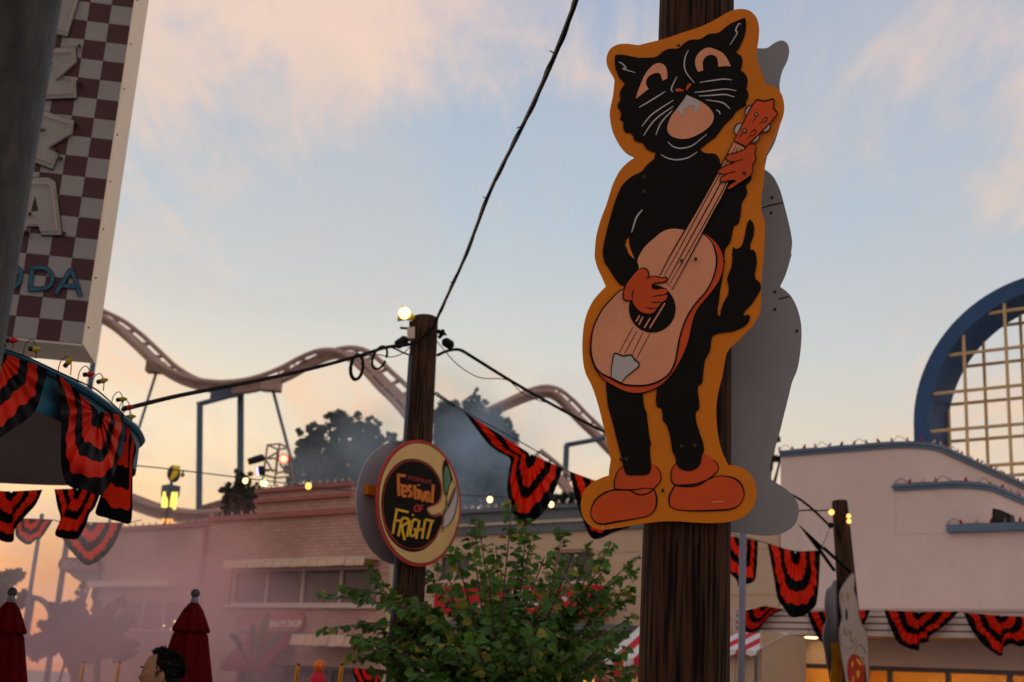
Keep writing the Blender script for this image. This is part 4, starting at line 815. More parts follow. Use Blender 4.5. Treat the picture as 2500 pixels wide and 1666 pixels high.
# the middle tier stands a hair proud so its wall covers the lower part of the upper one
pts2 = [(t2l, PO + .004), (c2, PO + .004)] + [(c2 + RDS * math.sin(math.pi / 2 * k / 16), PO + .004 - RDS + RDS * math.cos(math.pi / 2 * k / 16)) for k in range(1, 17)] + [(c2 + RDS, -2), (c2 + RDS, -7)]
mb = MB(); L = len(pts2); mb.add([fp(a, z3_, b) for a, b in pts2] + [fp(a, z2_, b) for a, b in pts2], [(i, i + 1, L + i + 1, L + i) for i in range(L - 1)]); mb.slab([fp(a, z2_, b) for a, b in pts2] + [fp(t2l, z2_, -7)], (0, 0, 1), 0); mb.build('wall', M['pinkw'], pk)
cap([(t2l, PO)] + pts2 + [(0, 0)], z2_, t2l)
MB().fbox(t3l, 24, z3_ - .002, z3_ + .12, PO - .02, PO + .10).build('ledge', M['bluecap'], pk)
def ledge_string(label, path, z, mats):
    ls_ = thing('light_string', label, 'string lights', fp(path[0][0], z))
    P3 = [fp(a, z, b + .03) for a, b in path]; n = 30; seg = []
    tot = [0]
    for a, b in zip(P3, P3[1:]): tot.append(tot[-1] + (b - a).length)
    def at(d):
        for i in range(len(P3) - 1):
            if d <= tot[i + 1] + 1e-6: return P3[i].lerp(P3[i + 1], (d - tot[i]) / max(tot[i + 1] - tot[i], 1e-6))
        return P3[-1]
    n = int(tot[-1] / .23); pts = [at(tot[-1] * i / n) for i in range(n + 1)]; cd_ = []
    for i, p in enumerate(pts):
        cd_.append(p + Vector((0, 0, .015)))
        if i % 3 == 0 and i < n: cd_ += [p.lerp(pts[i + 1], .35) + Vector((0, 0, .10)), p.lerp(pts[i + 1], .7) + Vector((0, 0, .07))]
    MB().tube(cr_spline(cd_, 3), .005, 5).build('cord', M['cable'], ls_); bulb_row(ls_, pts, mats, 1.35)
ledge_string('row of small bulbs along the topmost curved blue ledge', p1[1:-1] + [(c1 + RDS, -5)], z1_ + .10, ['bulb_c', 'bulb_c', 'bulb_r'])
ledge_string('row of small bulbs along the middle curved blue ledge', [(t2l, PO)] + pts2[1:-2] + [(c2 + RDS, -3)], z2_ + .10, ['bulb_c', 'bulb_r', 'bulb_c', 'bulb_y'])
ledge_string('row of small bulbs along the lowest straight blue ledge', [(t3l, PO), (t3l + 3, PO)], z3_ + .12, ['bulb_c', 'bulb_r'])
# speaker on the lowest ledge
a, z = fs(2450, 1290, PO)
spk = MB(); spk.slab([fp(a - .16, z3_ + .122, PO + .06), fp(a + .14, z3_ + .122, PO + .06), fp(a + .12, z3_ + .26, PO + .06), fp(a - .02, z3_ + .33, PO + .06), fp(a - .14, z3_ + .36, PO + .06)], FN, .22)
so = spk.build('loudspeaker', M['darkbox'], loc=fp(a, z3_ + .122, PO)); tag(so, 'small black wedge loudspeaker on the lowest blue ledge', 'speaker')
gr_ = MB().slab([fp(a - .12, z3_ + .15, PO + .068), fp(a + .10, z3_ + .15, PO + .068), fp(a + .09, z3_ + .25, PO + .068), fp(a - .10, z3_ + .32, PO + .068)], FN, .006).build('grille', M['edge'], so)
# canopy with horizontal slats
cl = fs(1796, 1500, 1.25)[0]; CZ0, CZ1 = 2.86, 3.27; CO = 1.25
cn = thing('shop_canopy', 'slatted flat canopy hung with bunting above lit shopfront', 'canopy', fp(16, CZ0, .6))
MB().fbox(cl, 24, CZ0 + .02, CZ0 + .06, PO + .002, CO - .02).build('soffit', M['soff2'], cn)
MB().fbox(cl + .02, 24, CZ0 + .06, CZ1 - .02, CO - .12, CO - .05).build('fascia_backing', M['siding'], cn)
for i in range(4):
    z = CZ0 + i * (CZ1 - CZ0) / 4; a = cl
    for k in range(9):
        MB().fbox(a + k * 1.35 + .004, a + (k + 1) * 1.35 - .004, z + .012, z + (CZ1 - CZ0) / 4 - .012, CO - .05, CO + (.012 if i % 2 else .018)).build('slat', M['slat'], cn)
MB().fbox(cl - .03, cl + .02, CZ0, CZ1, PO + .002, CO + .03).build('end_panel', M['slat'], cn)
MB().fbox(cl, 24, CZ1 - .012, CZ1 + .03, PO + .002, CO + .03).build('cap_rail', M['slat'], cn)
q_ = PZ(1979, 1557, CZ0 + .018); dl = MB().lathe(q_ + Vector((0, 0, -.006)), [(.11, 0), (.11, .012)], 20); dlo = dl.build('downlight', emis('lit_downlight', (1, .62, .18), 14), cn)
# shopfront behind
MB().fbox(sho[0] + .05, sho[1], 0.02, .06, -3.2, -.2).build('shop_floor', M['interior'], pk)
MB().fbox(sho[0] + .05, sho[1], .06, 2.8, -3.3, -3.2).build('shop_back_wall', M['interior'], pk)
MB().fbox(sho[0] + .05, sho[1], 2.8, 2.86, -3.3, -.2).build('shop_ceiling', M['interior'], pk)
MB().fbox(sho[0] - .02, sho[0] + .05, .02, 2.8, -3.3, -.2).build('shop_side_wall', M['interior'], pk)
fm = MB(); so_ = PO - .2
ms = [sho[0] + .05] + [fs(x, 1660, so_)[0] for x in (2176, 2318, 2468)] + [19.6, 21, 22]
fm.fbox(sho[0], 22, 2.40, 2.47, so_, so_ + .1); shf = fm.build('shop_window', M['mull'], pk)
for a, b in zip(ms, ms[1:]):
    MB().fbox(a - .035, a + .035, .25, 2.40, so_, so_ + .09).build('mullion', M['mull'], shf)
    MB().fbox(a + .03, b - .03, .26, 2.405, so_ + .03, so_ + .04).build('pane', M['glass'], shf)
MB().fbox(ms[3] + .06, ms[3] + .32, .3, 2.38, so_ - .5, so_ - .44).build('display_panel', M['bluecap'], pk)
for i, a in enumerate((15.4, 17.6, 19.6)):
    f_ = MB().fbox(a - .5, a + .5, 2.76, 2.79, -2.0, -1.4).build('ceiling_lamp', emis('lit_shop_lamp_%d' % i, (1, .60, .14), 22), pk)

# --- arch with tan grid behind the pink building
AO = -5.0; ac = (17.21, 7.594); AR = 2.93; AI = AR - .33; AD = 1.05
ar = thing('arch', 'blue round arch filled with tan pipe grids behind the pink building', 'arch', fp(ac[0], 0, AO))
n = 48; mb = MB(); prof = []
ang = [math.pi * (k / n) for k in range(n + 1)]
def apath(r): return [(ac[0] - r, 0)] + [(ac[0] - r * math.cos(t), ac[1] + r * math.sin(t)) for t in ang] + [(ac[0] + r, 0)]
oo, ii = apath(AR), apath(AI); vs = []
for (a, b), (c, d) in zip(oo, ii): vs += [fp(a, b, AO), fp(c, d, AO), fp(c, d, AO - AD), fp(a, b, AO - AD)]
mb.add(vs, [(4 * i + k, 4 * i + (k + 1) % 4, 4 * (i + 1) + (k + 1) % 4, 4 * (i + 1) + k) for i in range(len(oo) - 1) for k in range(4)]); mb.build('arch_ring', M['archblue'], ar)
def grid(off, r, vx, hy):
    v0 = fs(vx[0], 950, off)[0]; dv = fs(vx[1], 950, off)[0] - v0
    for k in range(-2, 7):
        a = v0 + k * dv
        if abs(a - ac[0]) < AI - .05:
            top = ac[1] + math.sqrt(AI ** 2 - (a - ac[0]) ** 2); MB().tube([fp(a, 4, off), fp(a, top, off)], r, 8).build('grid_bar', M['gridbar'], ar)
    h0 = fs(2430, hy[0], off)[1]; dh = h0 - fs(2430, hy[1], off)[1]
    for k in range(-4, 6):
        z = h0 + k * dh; hw = AI if z < ac[1] else math.sqrt(max(0, AI ** 2 - (z - ac[1]) ** 2))
        if hw > .3 and z > 4.5: MB().tube([fp(ac[0] - hw, z, off - .03), fp(ac[0] + hw, z, off - .03)], r, 8).build('grid_bar', M['gridbar'], ar)
grid(AO - .06, .036, (2357, 2461), (946, 1040)); grid(AO - AD + .08, .036, (2405, 2499), (977, 1069))

# --- striped awning stalls either side of the thick pole
def stripe_awning(label, s0, s1, zt, zb, o0, o1, n, val):
    th = thing('striped_awning', label, 'awning', fp((s0 + s1) / 2, zb - val, o1)); W = (s1 - s0) / n
    for i in range(n):
        a, b = s0 + i * W, s0 + (i + 1) * W; k = M['redawn'] if i % 2 else M['whitec']
        MB().add([fp(a, zt, o0), fp(b, zt, o0), fp(b, zb, o1), fp(a, zb, o1)], [(0, 3, 2, 1)]).build('stripe', k, th)
        MB().add([fp(a, zb, o1 + .002), fp(b, zb, o1 + .002), fp(b, zb - val, o1 + .01), fp(a + W * .5, zb - val - .03, o1 + .012), fp(a, zb - val, o1 + .01)], [(0, 4, 3, 2, 1)]).build('valance', k, th)
    fr = MB()
    for a in (s0 + .03, s1 - .03): fr.tube([fp(a, 0, o1 - .03), fp(a, zb - .02, o1 - .03)], .025, 8)
    fr.build('post', M['mull'], th); return th
a0, zz = fs(1476, 1605, 2.2); a1, _ = fs(1620, 1605, 2.2)
stripe_awning('red and white striped awning low to the left of the thick pole', a0, a1 + .4, zz + .75, zz, .9, 2.2, 8, .28)
a0, zz = fs(1722, 1585, 3.2); a1, _ = fs(1848, 1565, 3.2)
stripe_awning('red and white striped awning to the right of the thick pole', a0, a1, zz + .32, zz, 2.2, 3.2, 5, .06)
bx = thing('stall_hut', 'beige panelled stall hut under the striped awning right of the thick pole', 'hut', fp((a0 + a1) / 2, 0, 2.5))
for i in range(4):
    W = (a1 - a0 - .1) / 4; MB().fbox(a0 + .05 + i * W + .004, a0 + .05 + (i + 1) * W - .004, 0, zz - .05, 1.6, 3.05 + .004 * (i % 2)).build('side_panel', M['beige'], bx)
MB().fbox(a1 - .05, a1 - .02, 0, zz + .3, 1.6, 3.02).build('corner_panel', M['beige'], bx)
# ------------------------------------------------------------------ left foreground: steel post, checkered sign, kiosk
pt_, pb_ = P(143, 0, 2.6), P(5, 870, 2.6)
rpost = .16; base = Vector((P(66, 435, 2.6).x - rpost, 2.6, 0))
gp = thing('steel_post', 'dark round steel post at the left edge of the picture', 'post', base)
mb = MB(); mb.lathe(base, [(rpost * 1.05, 0), (rpost * 1.05, .3), (rpost, .31), (rpost, 5.5)], 40); mb.build('shaft', M['gpole'], gp, smooth=True)
MB().lathe(base, [(rpost * 2, 0), (rpost * 2, .02)], 24).build('base_plate', M['gpole'], gp)

TS = crop(0, 0, 1.7816)
sgn_u = Vector((math.cos(R_(8)), math.sin(R_(8)), 0)); sgn_n = Vector((math.sin(R_(8)), -math.cos(R_(8)), 0))
spl_ = Plane(P(202, 840, 10), sgn_n)
u1, v0 = spl_.uv(spl_.at(202, 840)); _, vtile = spl_.uv(spl_.at(327, 0)); TV = (vtile - v0) / 17.45
TU = spl_.uv(spl_.at(*TS([(352, 1440)])[0]))[0] - spl_.uv(spl_.at(*TS([(268, 1440)])[0]))[0]; TU = TV * 1.02
NC, NR = 8, 23
cks = thing('checkered_sign', 'tall maroon and white checkered pizza soda sign cabinet at upper left', 'sign', spl_.pt(u1 - NC * TU / 2, v0, -.15))
cb = MB(); CW = NC * TU; CH = NR * TV
DEP = .45
o = spl_.pt(u1 - CW, v0, -DEP)
cb.obox(spl_.pt(u1 - CW - .01, v0 - .015, -DEP - .15), spl_.u * (CW + .02), spl_.n * (DEP + .146), Vector((0, 0, CH + .03))); cb.build('cabinet', M['cabinet'], cks)
MB().obox(spl_.pt(u1 - .002, v0 - .008, -.02), spl_.u * .014, spl_.n * .03, Vector((0, 0, CH))).build('edge_strip', M['cabinet'], cks)
tw = None; trr = None
tile = MB().obox((-TU / 2 + .0012, -.004, -TV / 2 + .0012), (TU - .0024, 0, 0), (0, .004, 0), (0, 0, TV - .0024))
for i in range(NC):
    for j in range(NR):
        p = spl_.pt(u1 - (i + .5) * TU, v0 + (j + .5) * TV, .002); white = (i + j) % 2 == 0
        src = tw if white else trr
        if src is None:
            ob = tile.build('square', M['tile_w' if white else 'tile_r']); ob.parent = cks; ob.location = p - cks.location; ob.rotation_euler = (0, 0, R_(8))
            if white: tw = ob
            else: trr = ob
        else: inst(src, cks, p, (0, 0, R_(8)))
# side bolts
sb = MB()
for k in range(9): sb.ball(spl_.pt(u1 + .016, v0 + .15 + k * .42, -.05), .008, 6, 4)
sb.build('cabinet_screw', M['steel'], cks)
def chan(pts, mt, deep=.025, spline=False, off=.034):
    pp = TS(pts)
    q = [Vector(p[:2]) for p in pp]; c = sum(q, Vector((0, 0))) / len(q)
    hl_ = MB().slab([spl_.at(p.x, p.y, off) for p in q], spl_.n, deep).build('channel_letter', mt, cks)
    MB().slab([spl_.at(p.x + (p.x - c.x) * .035 + .8, p.y + (p.y - c.y) * .035 + .8, off - deep * .6) for p in q], spl_.n, deep * .3).build('letter_return', M['edge'], hl_)
    t = [spl_.at(c.x + (p.x - c.x) * .82, c.y + (p.y - c.y) * .82, off + .02) for p in q]
    MB().tube(t + [t[0]], .005, 6).build('neon_tube', M['glass_tube'], hl_)
chan([(250, -60), (350, -25), (292, 158), (190, 135)], M['letter'])
chan([(150, 215), (328, 205), (333, 268), (240, 352), (330, 347), (333, 425), (140, 432), (140, 372), (232, 272), (150, 275)], M['letter'])
chan([(120, 470), (180, 480), (322, 525), (315, 580), (210, 645), (256, 668), (228, 735), (85, 680), (95, 625), (205, 565), (120, 530)], M['letter'])
chan([(140, 775), (210, 772), (240, 790), (268, 1022), (180, 1022), (172, 985), (110, 985), (100, 1020), (40, 1020), (90, 790)], M['letter'])
MB().slab([spl_.at(*p, .036) for p in TS([(152, 850), (135, 920), (166, 918)])], spl_.n, .002).build('letter_counter', M['edge'], cks)
for x, y in TS([(345, 200), (350, 365), (330, 540), (265, 690), (130, 930), (118, 1008), (280, 1015), (245, 655)]):
    MB().tube([spl_.at(x, y, .004), spl_.at(x, y, .085)], .013, 8).build('tube_post', M['edge'], cks)
def blue(pcs, w):
    for k, (mt, ww, off) in enumerate(((M['edge'], w + 4, .022), (M['letter_blue'], w, .026))):
        strokes(spl_, [TS(q) for q in pcs], off, 'letter_outline' if k == 0 else 'blue_letter', mt, cks, ww, taper=False)
blue([[(142, 1165), (136, 1210), (130, 1258)], [(130, 1168), (190, 1165), (225, 1195), (222, 1235), (190, 1255), (122, 1258)]], 8.5)
blue([[(242, 1278), (275, 1225), (310, 1170)], [(308, 1168), (330, 1225), (350, 1288)], [(268, 1242), (338, 1248)]], 8.5)
blue([[(60, 1158), (88, 1178), (85, 1225), (55, 1248), (25, 1225), (28, 1178), (60, 1158)]], 8.5)
blue([[(-20, 1165), (-60, 1158), (-75, 1185), (-30, 1210), (-40, 1245), (-80, 1245)]], 8.5)
MB().tube([spl_.pt(u1 - CW / 2, v0, -.2), Vector((spl_.pt(u1 - CW / 2, 0, -.2).x, spl_.pt(u1 - CW / 2, 0, -.2).y, 0))], .09, 12).build('sign_mast', M['gpole'], cks)

# kiosk canopy: teal fascia with a rounded corner
KZ1 = 3.22; KZ0 = 2.97
plan = [PZ(-260, 770, KZ1), PZ(5, 850, KZ1), PZ(130, 905, KZ1), PZ(220, 955, KZ1), PZ(290, 1008, KZ1)]
plan2 = [Vector((p.x, p.y)) for p in plan]
e = plan2[-1]; plan2 += [e + Vector((-.02, .5)), e + Vector((-.14, 1.0)), e + Vector((-.5, 1.5)), e + Vector((-1.1, 1.72)), e + Vector((-2.2, 1.75)), e + Vector((-4, 1.75))]
pl_s = cr_spline([(v.x, v.y) for v in plan2], 6)
kk = thing('kiosk_canopy', 'teal edged rounded kiosk canopy hung with bunting at left', 'canopy', (plan2[4].x - 1.5, plan2[4].y, KZ0))
inner = [Vector((-6.5, pl_s[-1].y)), Vector((-6.5, pl_s[0].y))]
top = [Vector((v.x, v.y, KZ1)) for v in pl_s] + [Vector((v.x, v.y, KZ1)) for v in inner]
fas = MB(); L = len(pl_s); fas.add([Vector((v.x, v.y, KZ0)) for v in pl_s] + [Vector((v.x, v.y, KZ1)) for v in pl_s], [(i, i + 1, L + i + 1, L + i) for i in range(L - 1)]); fas.build('fascia', M['teal'], kk)
MB().slab(top, (0, 0, 1), .02).build('roof', M['teal'], kk)
MB().slab([Vector((v.x - .02, v.y, KZ0 + .025)) for v in pl_s] + [Vector((v.x, v.y, KZ0 + .025)) for v in inner], (0, 0, 1), .02).build('soffit', M['soffit'], kk)
MB().tube([Vector((v.x + .012, v.y, KZ1 - .02)) for v in pl_s], .022, 6).build('edge_trim', M['teal'], kk)
MB().tube([Vector((-5.2, 7.2, 0)), Vector((-5.2, 7.2, KZ0))], .07, 10).build('post', M['gpole'], kk)
MB().tube([Vector((-5.6, 9.1, 0)), Vector((-5.6, 9.1, KZ0))], .07, 10).build('post', M['gpole'], kk)
# big coloured bulbs along its edge, each with a wire loop
ks = thing('light_string', 'string of red and yellow glass bulbs along the teal kiosk edge', 'string lights', Vector((plan2[1].x, plan2[1].y, KZ1)))
K5 = crop(0, 800, 2.85); cord = []
for i, (x, y, c, dx, dy) in enumerate([(50, 88, 'bulb_r', 1, -.05), (212, 148, 'bulb_y', 1, -.1), (455, 265, 'bulb_y', .7, .8), (590, 328, 'bulb_r', 1, .05), (685, 378, 'bulb_y', 1, .25), (820, 503, 'bulb_y', 1, .1), (870, 558, 'bulb_r', 1, .1), (885, 624, 'bulb_y', 1, .1), (892, 678, 'bulb_r', 1, .05)]):
    X, Y = K5([(x, y)])[0]; q = PZ(X, Y + 6, KZ1 + .02); q = P(X, Y, q.y if q.y < 9 else 8.6)
    ax = (RTV * dx + UPV * dy).normalized()
    MB().lathe(q, [(.004, -.012), (.013, -.008), (.014, .012)], 8, axis=ax).build('socket', M['socket'], ks)
    MB().lathe(q, [(.010, .012), (.017, .022), (.016, .034), (.006, .055), (.001, .06)], 10, axis=ax).build('bulb', M[c], ks)
    lp = [q + Vector((-.035, 0, -.05)), q + Vector((-.03, 0, .02)), q + Vector((0, 0, .05)), q + Vector((.03, 0, .01)), q + Vector((.035, 0, -.05))]
    MB().tube(cr_spline(lp, 5), .003, 5).build('wire_loop', M['cable_t'], ks); cord.append(q + Vector((0, 0, -.05)))
MB().tube(cr_spline(cord, 4), .005, 5).build('cord', M['cable'], ks)

# ------------------------------------------------------------------ pleated bunting fans
BANDS = [(0.03, .20, 'fab_b'), (.20, .44, 'fab_r'), (.44, .63, 'fab_b'), (.63, .84, 'fab_r'), (.84, 1.0, 'fab_b')]
def fan(label, bpx, cpx, where, pleats=17, amp=.05, sag=.0, seed=0, cat='bunting', group='red and black pleated bunting'):
    """bpx: pixel outline from one top corner round the hem to the other; where(x,y) -> point in space; pleats fold towards the viewer"""
    hem = cr_spline([tuple(p) for p in bpx], 10); tot = [0]
    for a, b in zip(hem, hem[1:]): tot.append(tot[-1] + (b - a).length)
    NT = pleats * 8
    def hp(t):
        d = t * tot[-1]; lo = 0
        for i in range(len(hem) - 1):
            if d <= tot[i + 1]: return hem[i].lerp(hem[i + 1], (d - tot[i]) / max(1e-6, tot[i + 1] - tot[i]))
        return hem[-1].copy()
    c2 = Vector(cpx); c3 = where(cpx[0], cpx[1]); size = (where(hem[0].x, hem[0].y) - where(hem[-1].x, hem[-1].y)).length
    th = thing('bunting_fan', label, cat, c3, group)
    R = random.Random(seed); ph = [R.uniform(-.5, .5) for _ in range(NT + 1)]
    def pos(t, r, i):
        h = hp(t); jr = r if r >= .999 else r * (1 + .022 * math.sin(2 * math.pi * pleats * t) + .13 * mnoise.noise(Vector((t * 7, r * 2.5, seed * 1.7))))
        p = c2.lerp(h, min(1, jr))
        q = where(p.x, p.y); toward = (CAM - q).normalized()
        tri = 4 * abs(((pleats * t + ph[i] * .04) % 1) - .5) - 1; fold = tri * amp * size * (.22 + .78 * r) * 1.0
        wave = mnoise.noise(Vector((t * 4 + seed * 3.3, r * 2.2, seed))) * amp * size * 2.2 * r + mnoise.noise(Vector((t * 13 + seed, r * 6, seed * 2))) * amp * size * .7
        return q + toward * (fold + wave)
    for r0_, r1_, mk in BANDS:
        mb = MB(); K = 4; vs = []
        for i in range(NT + 1):
            for k in range(K + 1): vs.append(pos(i / NT, r0_ + (r1_ - r0_) * k / K, i))
        mb.add(vs, [(i * (K + 1) + k, (i + 1) * (K + 1) + k, (i + 1) * (K + 1) + k + 1, i * (K + 1) + k + 1) for i in range(NT) for k in range(K)])
        mb.build('cloth_band', M[mk], th, smooth=True)
    return th
def vplane(p0, p1):
    """vertical sheet through two space points"""
    d = Vector((p1.x - p0.x, p1.y - p0.y, 0)).normalized(); n_ = Vector((d.y, -d.x, 0))
    if n_.dot(CAM - p0) < 0: n_ = -n_
    pl = Plane(p0, n_); return lambda x, y: pl.at(x, y)
# the sagging string between the slim pole and the short pole
sp0, sp1 = P(1063, 962, 12), P(2012, 1345, 17); strw = vplane(sp0, sp1)
BA = crop(1050, 850, 3.136); BC = crop(1780, 1280, 5.6); BE = crop(1780, 1450, 3.268); B6 = crop(0, 1200, 3.365)
fan('red and black bunting blown sideways right of the round festival sign', BA([(258, 488), (310, 560), (370, 640), (450, 740), (530, 800), (612, 850), (600, 950), (590, 1050), (592, 1110), (612, 1180), (640, 1280), (705, 1368), (800, 1320), (860, 1270), (920, 1180), (960, 1080), (990, 1000), (1015, 922)]), BA([(765, 808)])[0], strw, 12, 0.047, seed=1)
fan('bunting mostly hidden behind the left boot of the cat cutout', [(1391, 1152), (1402, 1205), (1420, 1262), (1448, 1316), (1500, 1300), (1540, 1286), (1556, 1262), (1560, 1225)], (1480, 1186), strw, 11, 0.047, seed=2)
fan('narrow bunting just right of the thick pole under the grey cutout', BC([(-190, 150), (-130, 400), (-60, 560), (0, 660), (105, 770), (125, 850), (210, 830), (330, 790), (365, 720), (385, 500), (395, 232)]), BC([(125, 175)])[0], strw, 11, 0.047, seed=3)
fan('long bunting hanging left of the short pole with ghost sign', BC([(525, 265), (570, 500), (620, 780), (660, 1010), (760, 1170), (850, 1270), (960, 1270), (1050, 1240), (1110, 1190), (1190, 1100), (1220, 900), (1240, 600), (1245, 360)]), BC([(905, 375)])[0], strw, 12, 0.047, seed=4)
# twisted one seen edge on
tp = P(1945, 1272, 15.2)
tw_ = thing('bunting_fan', 'black bunting twisted edge on into a strap reaching the short pole', 'bunting', P(2010, 1345, 16.6), 'red and black pleated bunting')
EE = [P(*p_, d_) for p_, d_ in ((BC([(940, 0)])[0], 15.6), (BC([(1300, 320)])[0], 16.6), (BC([(1215, 345)])[0], 16.6))]
mb = MB(); mb.add([EE[0], EE[1], EE[2], EE[0] + Vector((.03, .05, 0)), EE[1] + Vector((.02, .05, 0)), EE[2] + Vector((0, .05, 0))], [(0, 2, 1), (3, 4, 5), (0, 1, 4, 3), (1, 2, 5, 4), (2, 0, 3, 5)]); mb.build('cloth_band', M['fab_b'], tw_)
for a, b in (((1290, 325), (1660, 655)), ((1235, 350), (1440, 635))):
    A_, B_ = BC([a, b]); MB().tube([P(A_[0], A_[1], 16.6), P(B_[0], B_[1], 16.75)], .022, 6).build('strap', M['fab_b'], tw_)
canw = lambda x, y: Plane(fp(0, 0, CO + .16), FN).at(x, y)
fan('crumpled small bunting at the left end of the slatted canopy', BE([(70, 150), (90, 270), (150, 312), (225, 298), (290, 220), (350, 165), (445, 125)]), BE([(285, 95)])[0], canw, 11, 0.047, seed=5)
fan('canopy bunting half hidden behind the ghost cutout', BE([(622, 145), (660, 260), (710, 350), (780, 420), (860, 430), (950, 400), (1040, 300), (1100, 200), (1125, 128)]), BE([(860, 140)])[0], canw, 12, 0.043, seed=6)
fan('canopy bunting directly right of the ghost cutout', BE([(1235, 130), (1290, 280), (1360, 400), (1510, 455), (1520, 400), (1585, 385), (1600, 340), (1700, 270), (1780, 200), (1832, 140)]), BE([(1515, 148)])[0], canw, 13, 0.038, seed=7)
fan('canopy bunting at the right edge of the picture', BE([(1870, 150), (1930, 280), (2020, 400), (2110, 470), (2170, 500), (2185, 470), (2190, 430), (2250, 400), (2353, 420), (2420, 300), (2440, 185)]), BE([(2172, 175)])[0], canw, 13, 0.038, seed=8)
hz = vplane(P(-60, 1262, 13.5), P(330, 1275, 15.5))
fan('hazy bunting above the leaning lamp post at far left', B6([(105, 225), (122, 300), (132, 370), (200, 430), (250, 435), (290, 402), (340, 380), (390, 310), (437, 235)]), B6([(262, 222)])[0], hz, 12, 0.028, seed=9)
fan('larger hazy bunting in front of the brick wing', B6([(490, 255), (520, 400), (600, 510), (700, 605), (780, 590), (870, 520), (940, 430), (980, 340), (1012, 260)]), B6([(745, 262)])[0], hz, 12, 0.028, seed=10)
kn = vplane(Vector((plan2[1].x + .05, plan2[1].y, 3)), Vector((plan2[4].x + .06, plan2[4].y, 3)))
_kd = [(-400, 5.7), (-260, 5.88), (5, 6.40), (130, 6.84), (220, 7.30), (290, 7.85), (330, 8.3)]
def kf(x, y):
    for (a, A), (b, B) in zip(_kd, _kd[1:]):
        if x <= b or b == 330: return P(x, y, A + (B - A) * (x - a) / (b - a))
kc = kf
fan('bunting on the near side of the teal kiosk edge', K5([(-330, 60), (-300, 420), (-200, 700), (-100, 770), (0, 765), (80, 712), (160, 660), (250, 570), (300, 420), (335, 292)]), K5([(-20, 160)])[0], kf, 12, 0.034, seed=11)
fan('bunting wrapped round the rounded kiosk corner', K5([(385, 310), (412, 480), (425, 640), (425, 950), (470, 1095), (600, 1135), (690, 1170), (770, 1080), (815, 950), (845, 800), (868, 700), (850, 610)]), K5([(690, 585)])[0], kc, 11, 0.047, seed=12)
kd = lambda x, y: P(x, y, 8.2)
fan('bunting tail trailing past the kiosk corner', K5([(848, 640), (830, 820), (790, 980), (735, 1130), (662, 1288), (740, 1325), (825, 1350), (910, 1358), (922, 1150), (926, 950), (948, 850), (930, 775), (880, 655)]), K5([(868, 650)])[0], kd, 11, .05, seed=13)
ke = lambda x, y: P(x, y, 9.75)
fan('bunting on the far kiosk edge at the left border', K5([(-160, 1130), (-90, 1400), (0, 1480), (90, 1490), (105, 1400), (180, 1310), (250, 1230), (297, 1128)]), K5([(80, 1140)])[0], ke, 11, 0.043, seed=14)
fan('bunting on the far kiosk edge below the corner one', K5([(378, 1125), (400, 1250), (420, 1330), (385, 1445), (500, 1475), (545, 1465), (600, 1370), (622, 1300), (660, 1250), (700, 1150)]), K5([(540, 1120)])[0], ke, 11, 0.047, seed=15)

# ------------------------------------------------------------------ cables
def cable(name, label, pts, r, mt='cable', n=6, cat_='cable'):
    p3 = cr_spline([P(*p) for p in pts], 6)
    ob = MB().tube(p3, r, n).build(name, M[mt], loc=p3[0]); return tag(ob, label, cat_)
a0 = cable('overhead_cable', 'thick black bundled cable rising from the slim pole to the top edge', [(1058, 800, 11.85), (1075, 760, 11.5), (1130, 640, 10.3), (1200, 460, 8.8), (1270, 320, 7.7), (1340, 170, 6.7), (1400, 20, 6.0), (1440, -90, 5.6), (1660, -420, 5.1)], .014)
A_ = cr_spline([P(*p) for p in [(1058, 800, 11.85), (1075, 760, 11.5), (1130, 640, 10.3), (1200, 460, 8.8), (1270, 320, 7.7), (1340, 170, 6.7), (1400, 20, 6.0), (1440, -90, 5.6)]], 14)
wp = [p + Vector((.011 * math.cos(i * .4), .0, .011 * math.sin(i * .4))) for i, p in enumerate(A_)]
MB().tube(wp, .008, 5).build('wrapped_wire', M['cable'], a0)
for i in range(6, len(A_) - 2, 17): MB().tube([A_[i] + Vector((-.01, 0, 0)), A_[i] + Vector((-.035, 0, .012 * (-1) ** i))], .004, 5).build('cable_tie', M['cable'], a0)
lc = cable('overhead_cable', 'black cable with coils running left from the slim pole to the kiosk', [(1058, 800, 11.85), (1010, 838, 11.8), (945, 848, 11.6), (880, 868, 11.3), (770, 898, 10.8), (650, 925, 10.2), (520, 950, 9.5), (420, 970, 9.0), (300, 1000, 8.4)], .016)
def coil(par, x, y, Y, rx, ry, n, r, tilt=0):
    c = P(x, y, Y); pts = []
    for k in range(n * 24): 
        a = 2 * math.pi * k / 24; j = 1 + .05 * math.sin(k * .37); pts.append(c + RTV * (px2m(c, rx) * j * math.cos(a) + px2m(c, tilt) * math.sin(a)) + UPV * (px2m(c, ry) * j * math.sin(a)) + FW * (.02 * math.sin(k * .13)))
    MB().tube(pts, r, 6).build('cable_coil', M['cable'], par)
coil(lc, 871, 897, 11.35, 15, 30, 5, .012, 3); coil(lc, 926, 874, 11.6, 17, 27, 1, .012, 8)
cable('thin_wire', 'thin wire looping beneath the left cable near the slim pole', [(1003, 845, 11.9), (985, 862, 11.8), (955, 872, 11.6), (920, 866, 11.5), (880, 872, 11.3)], .005, 'cable_t', 5, 'wire')
cable('thin_wire', 'short black drop wire entering the slim pole from the left', [(1003, 868, 12), (985, 862, 11.95), (960, 850, 11.8), (945, 848, 11.6)], .009, 'cable', 5, 'wire')
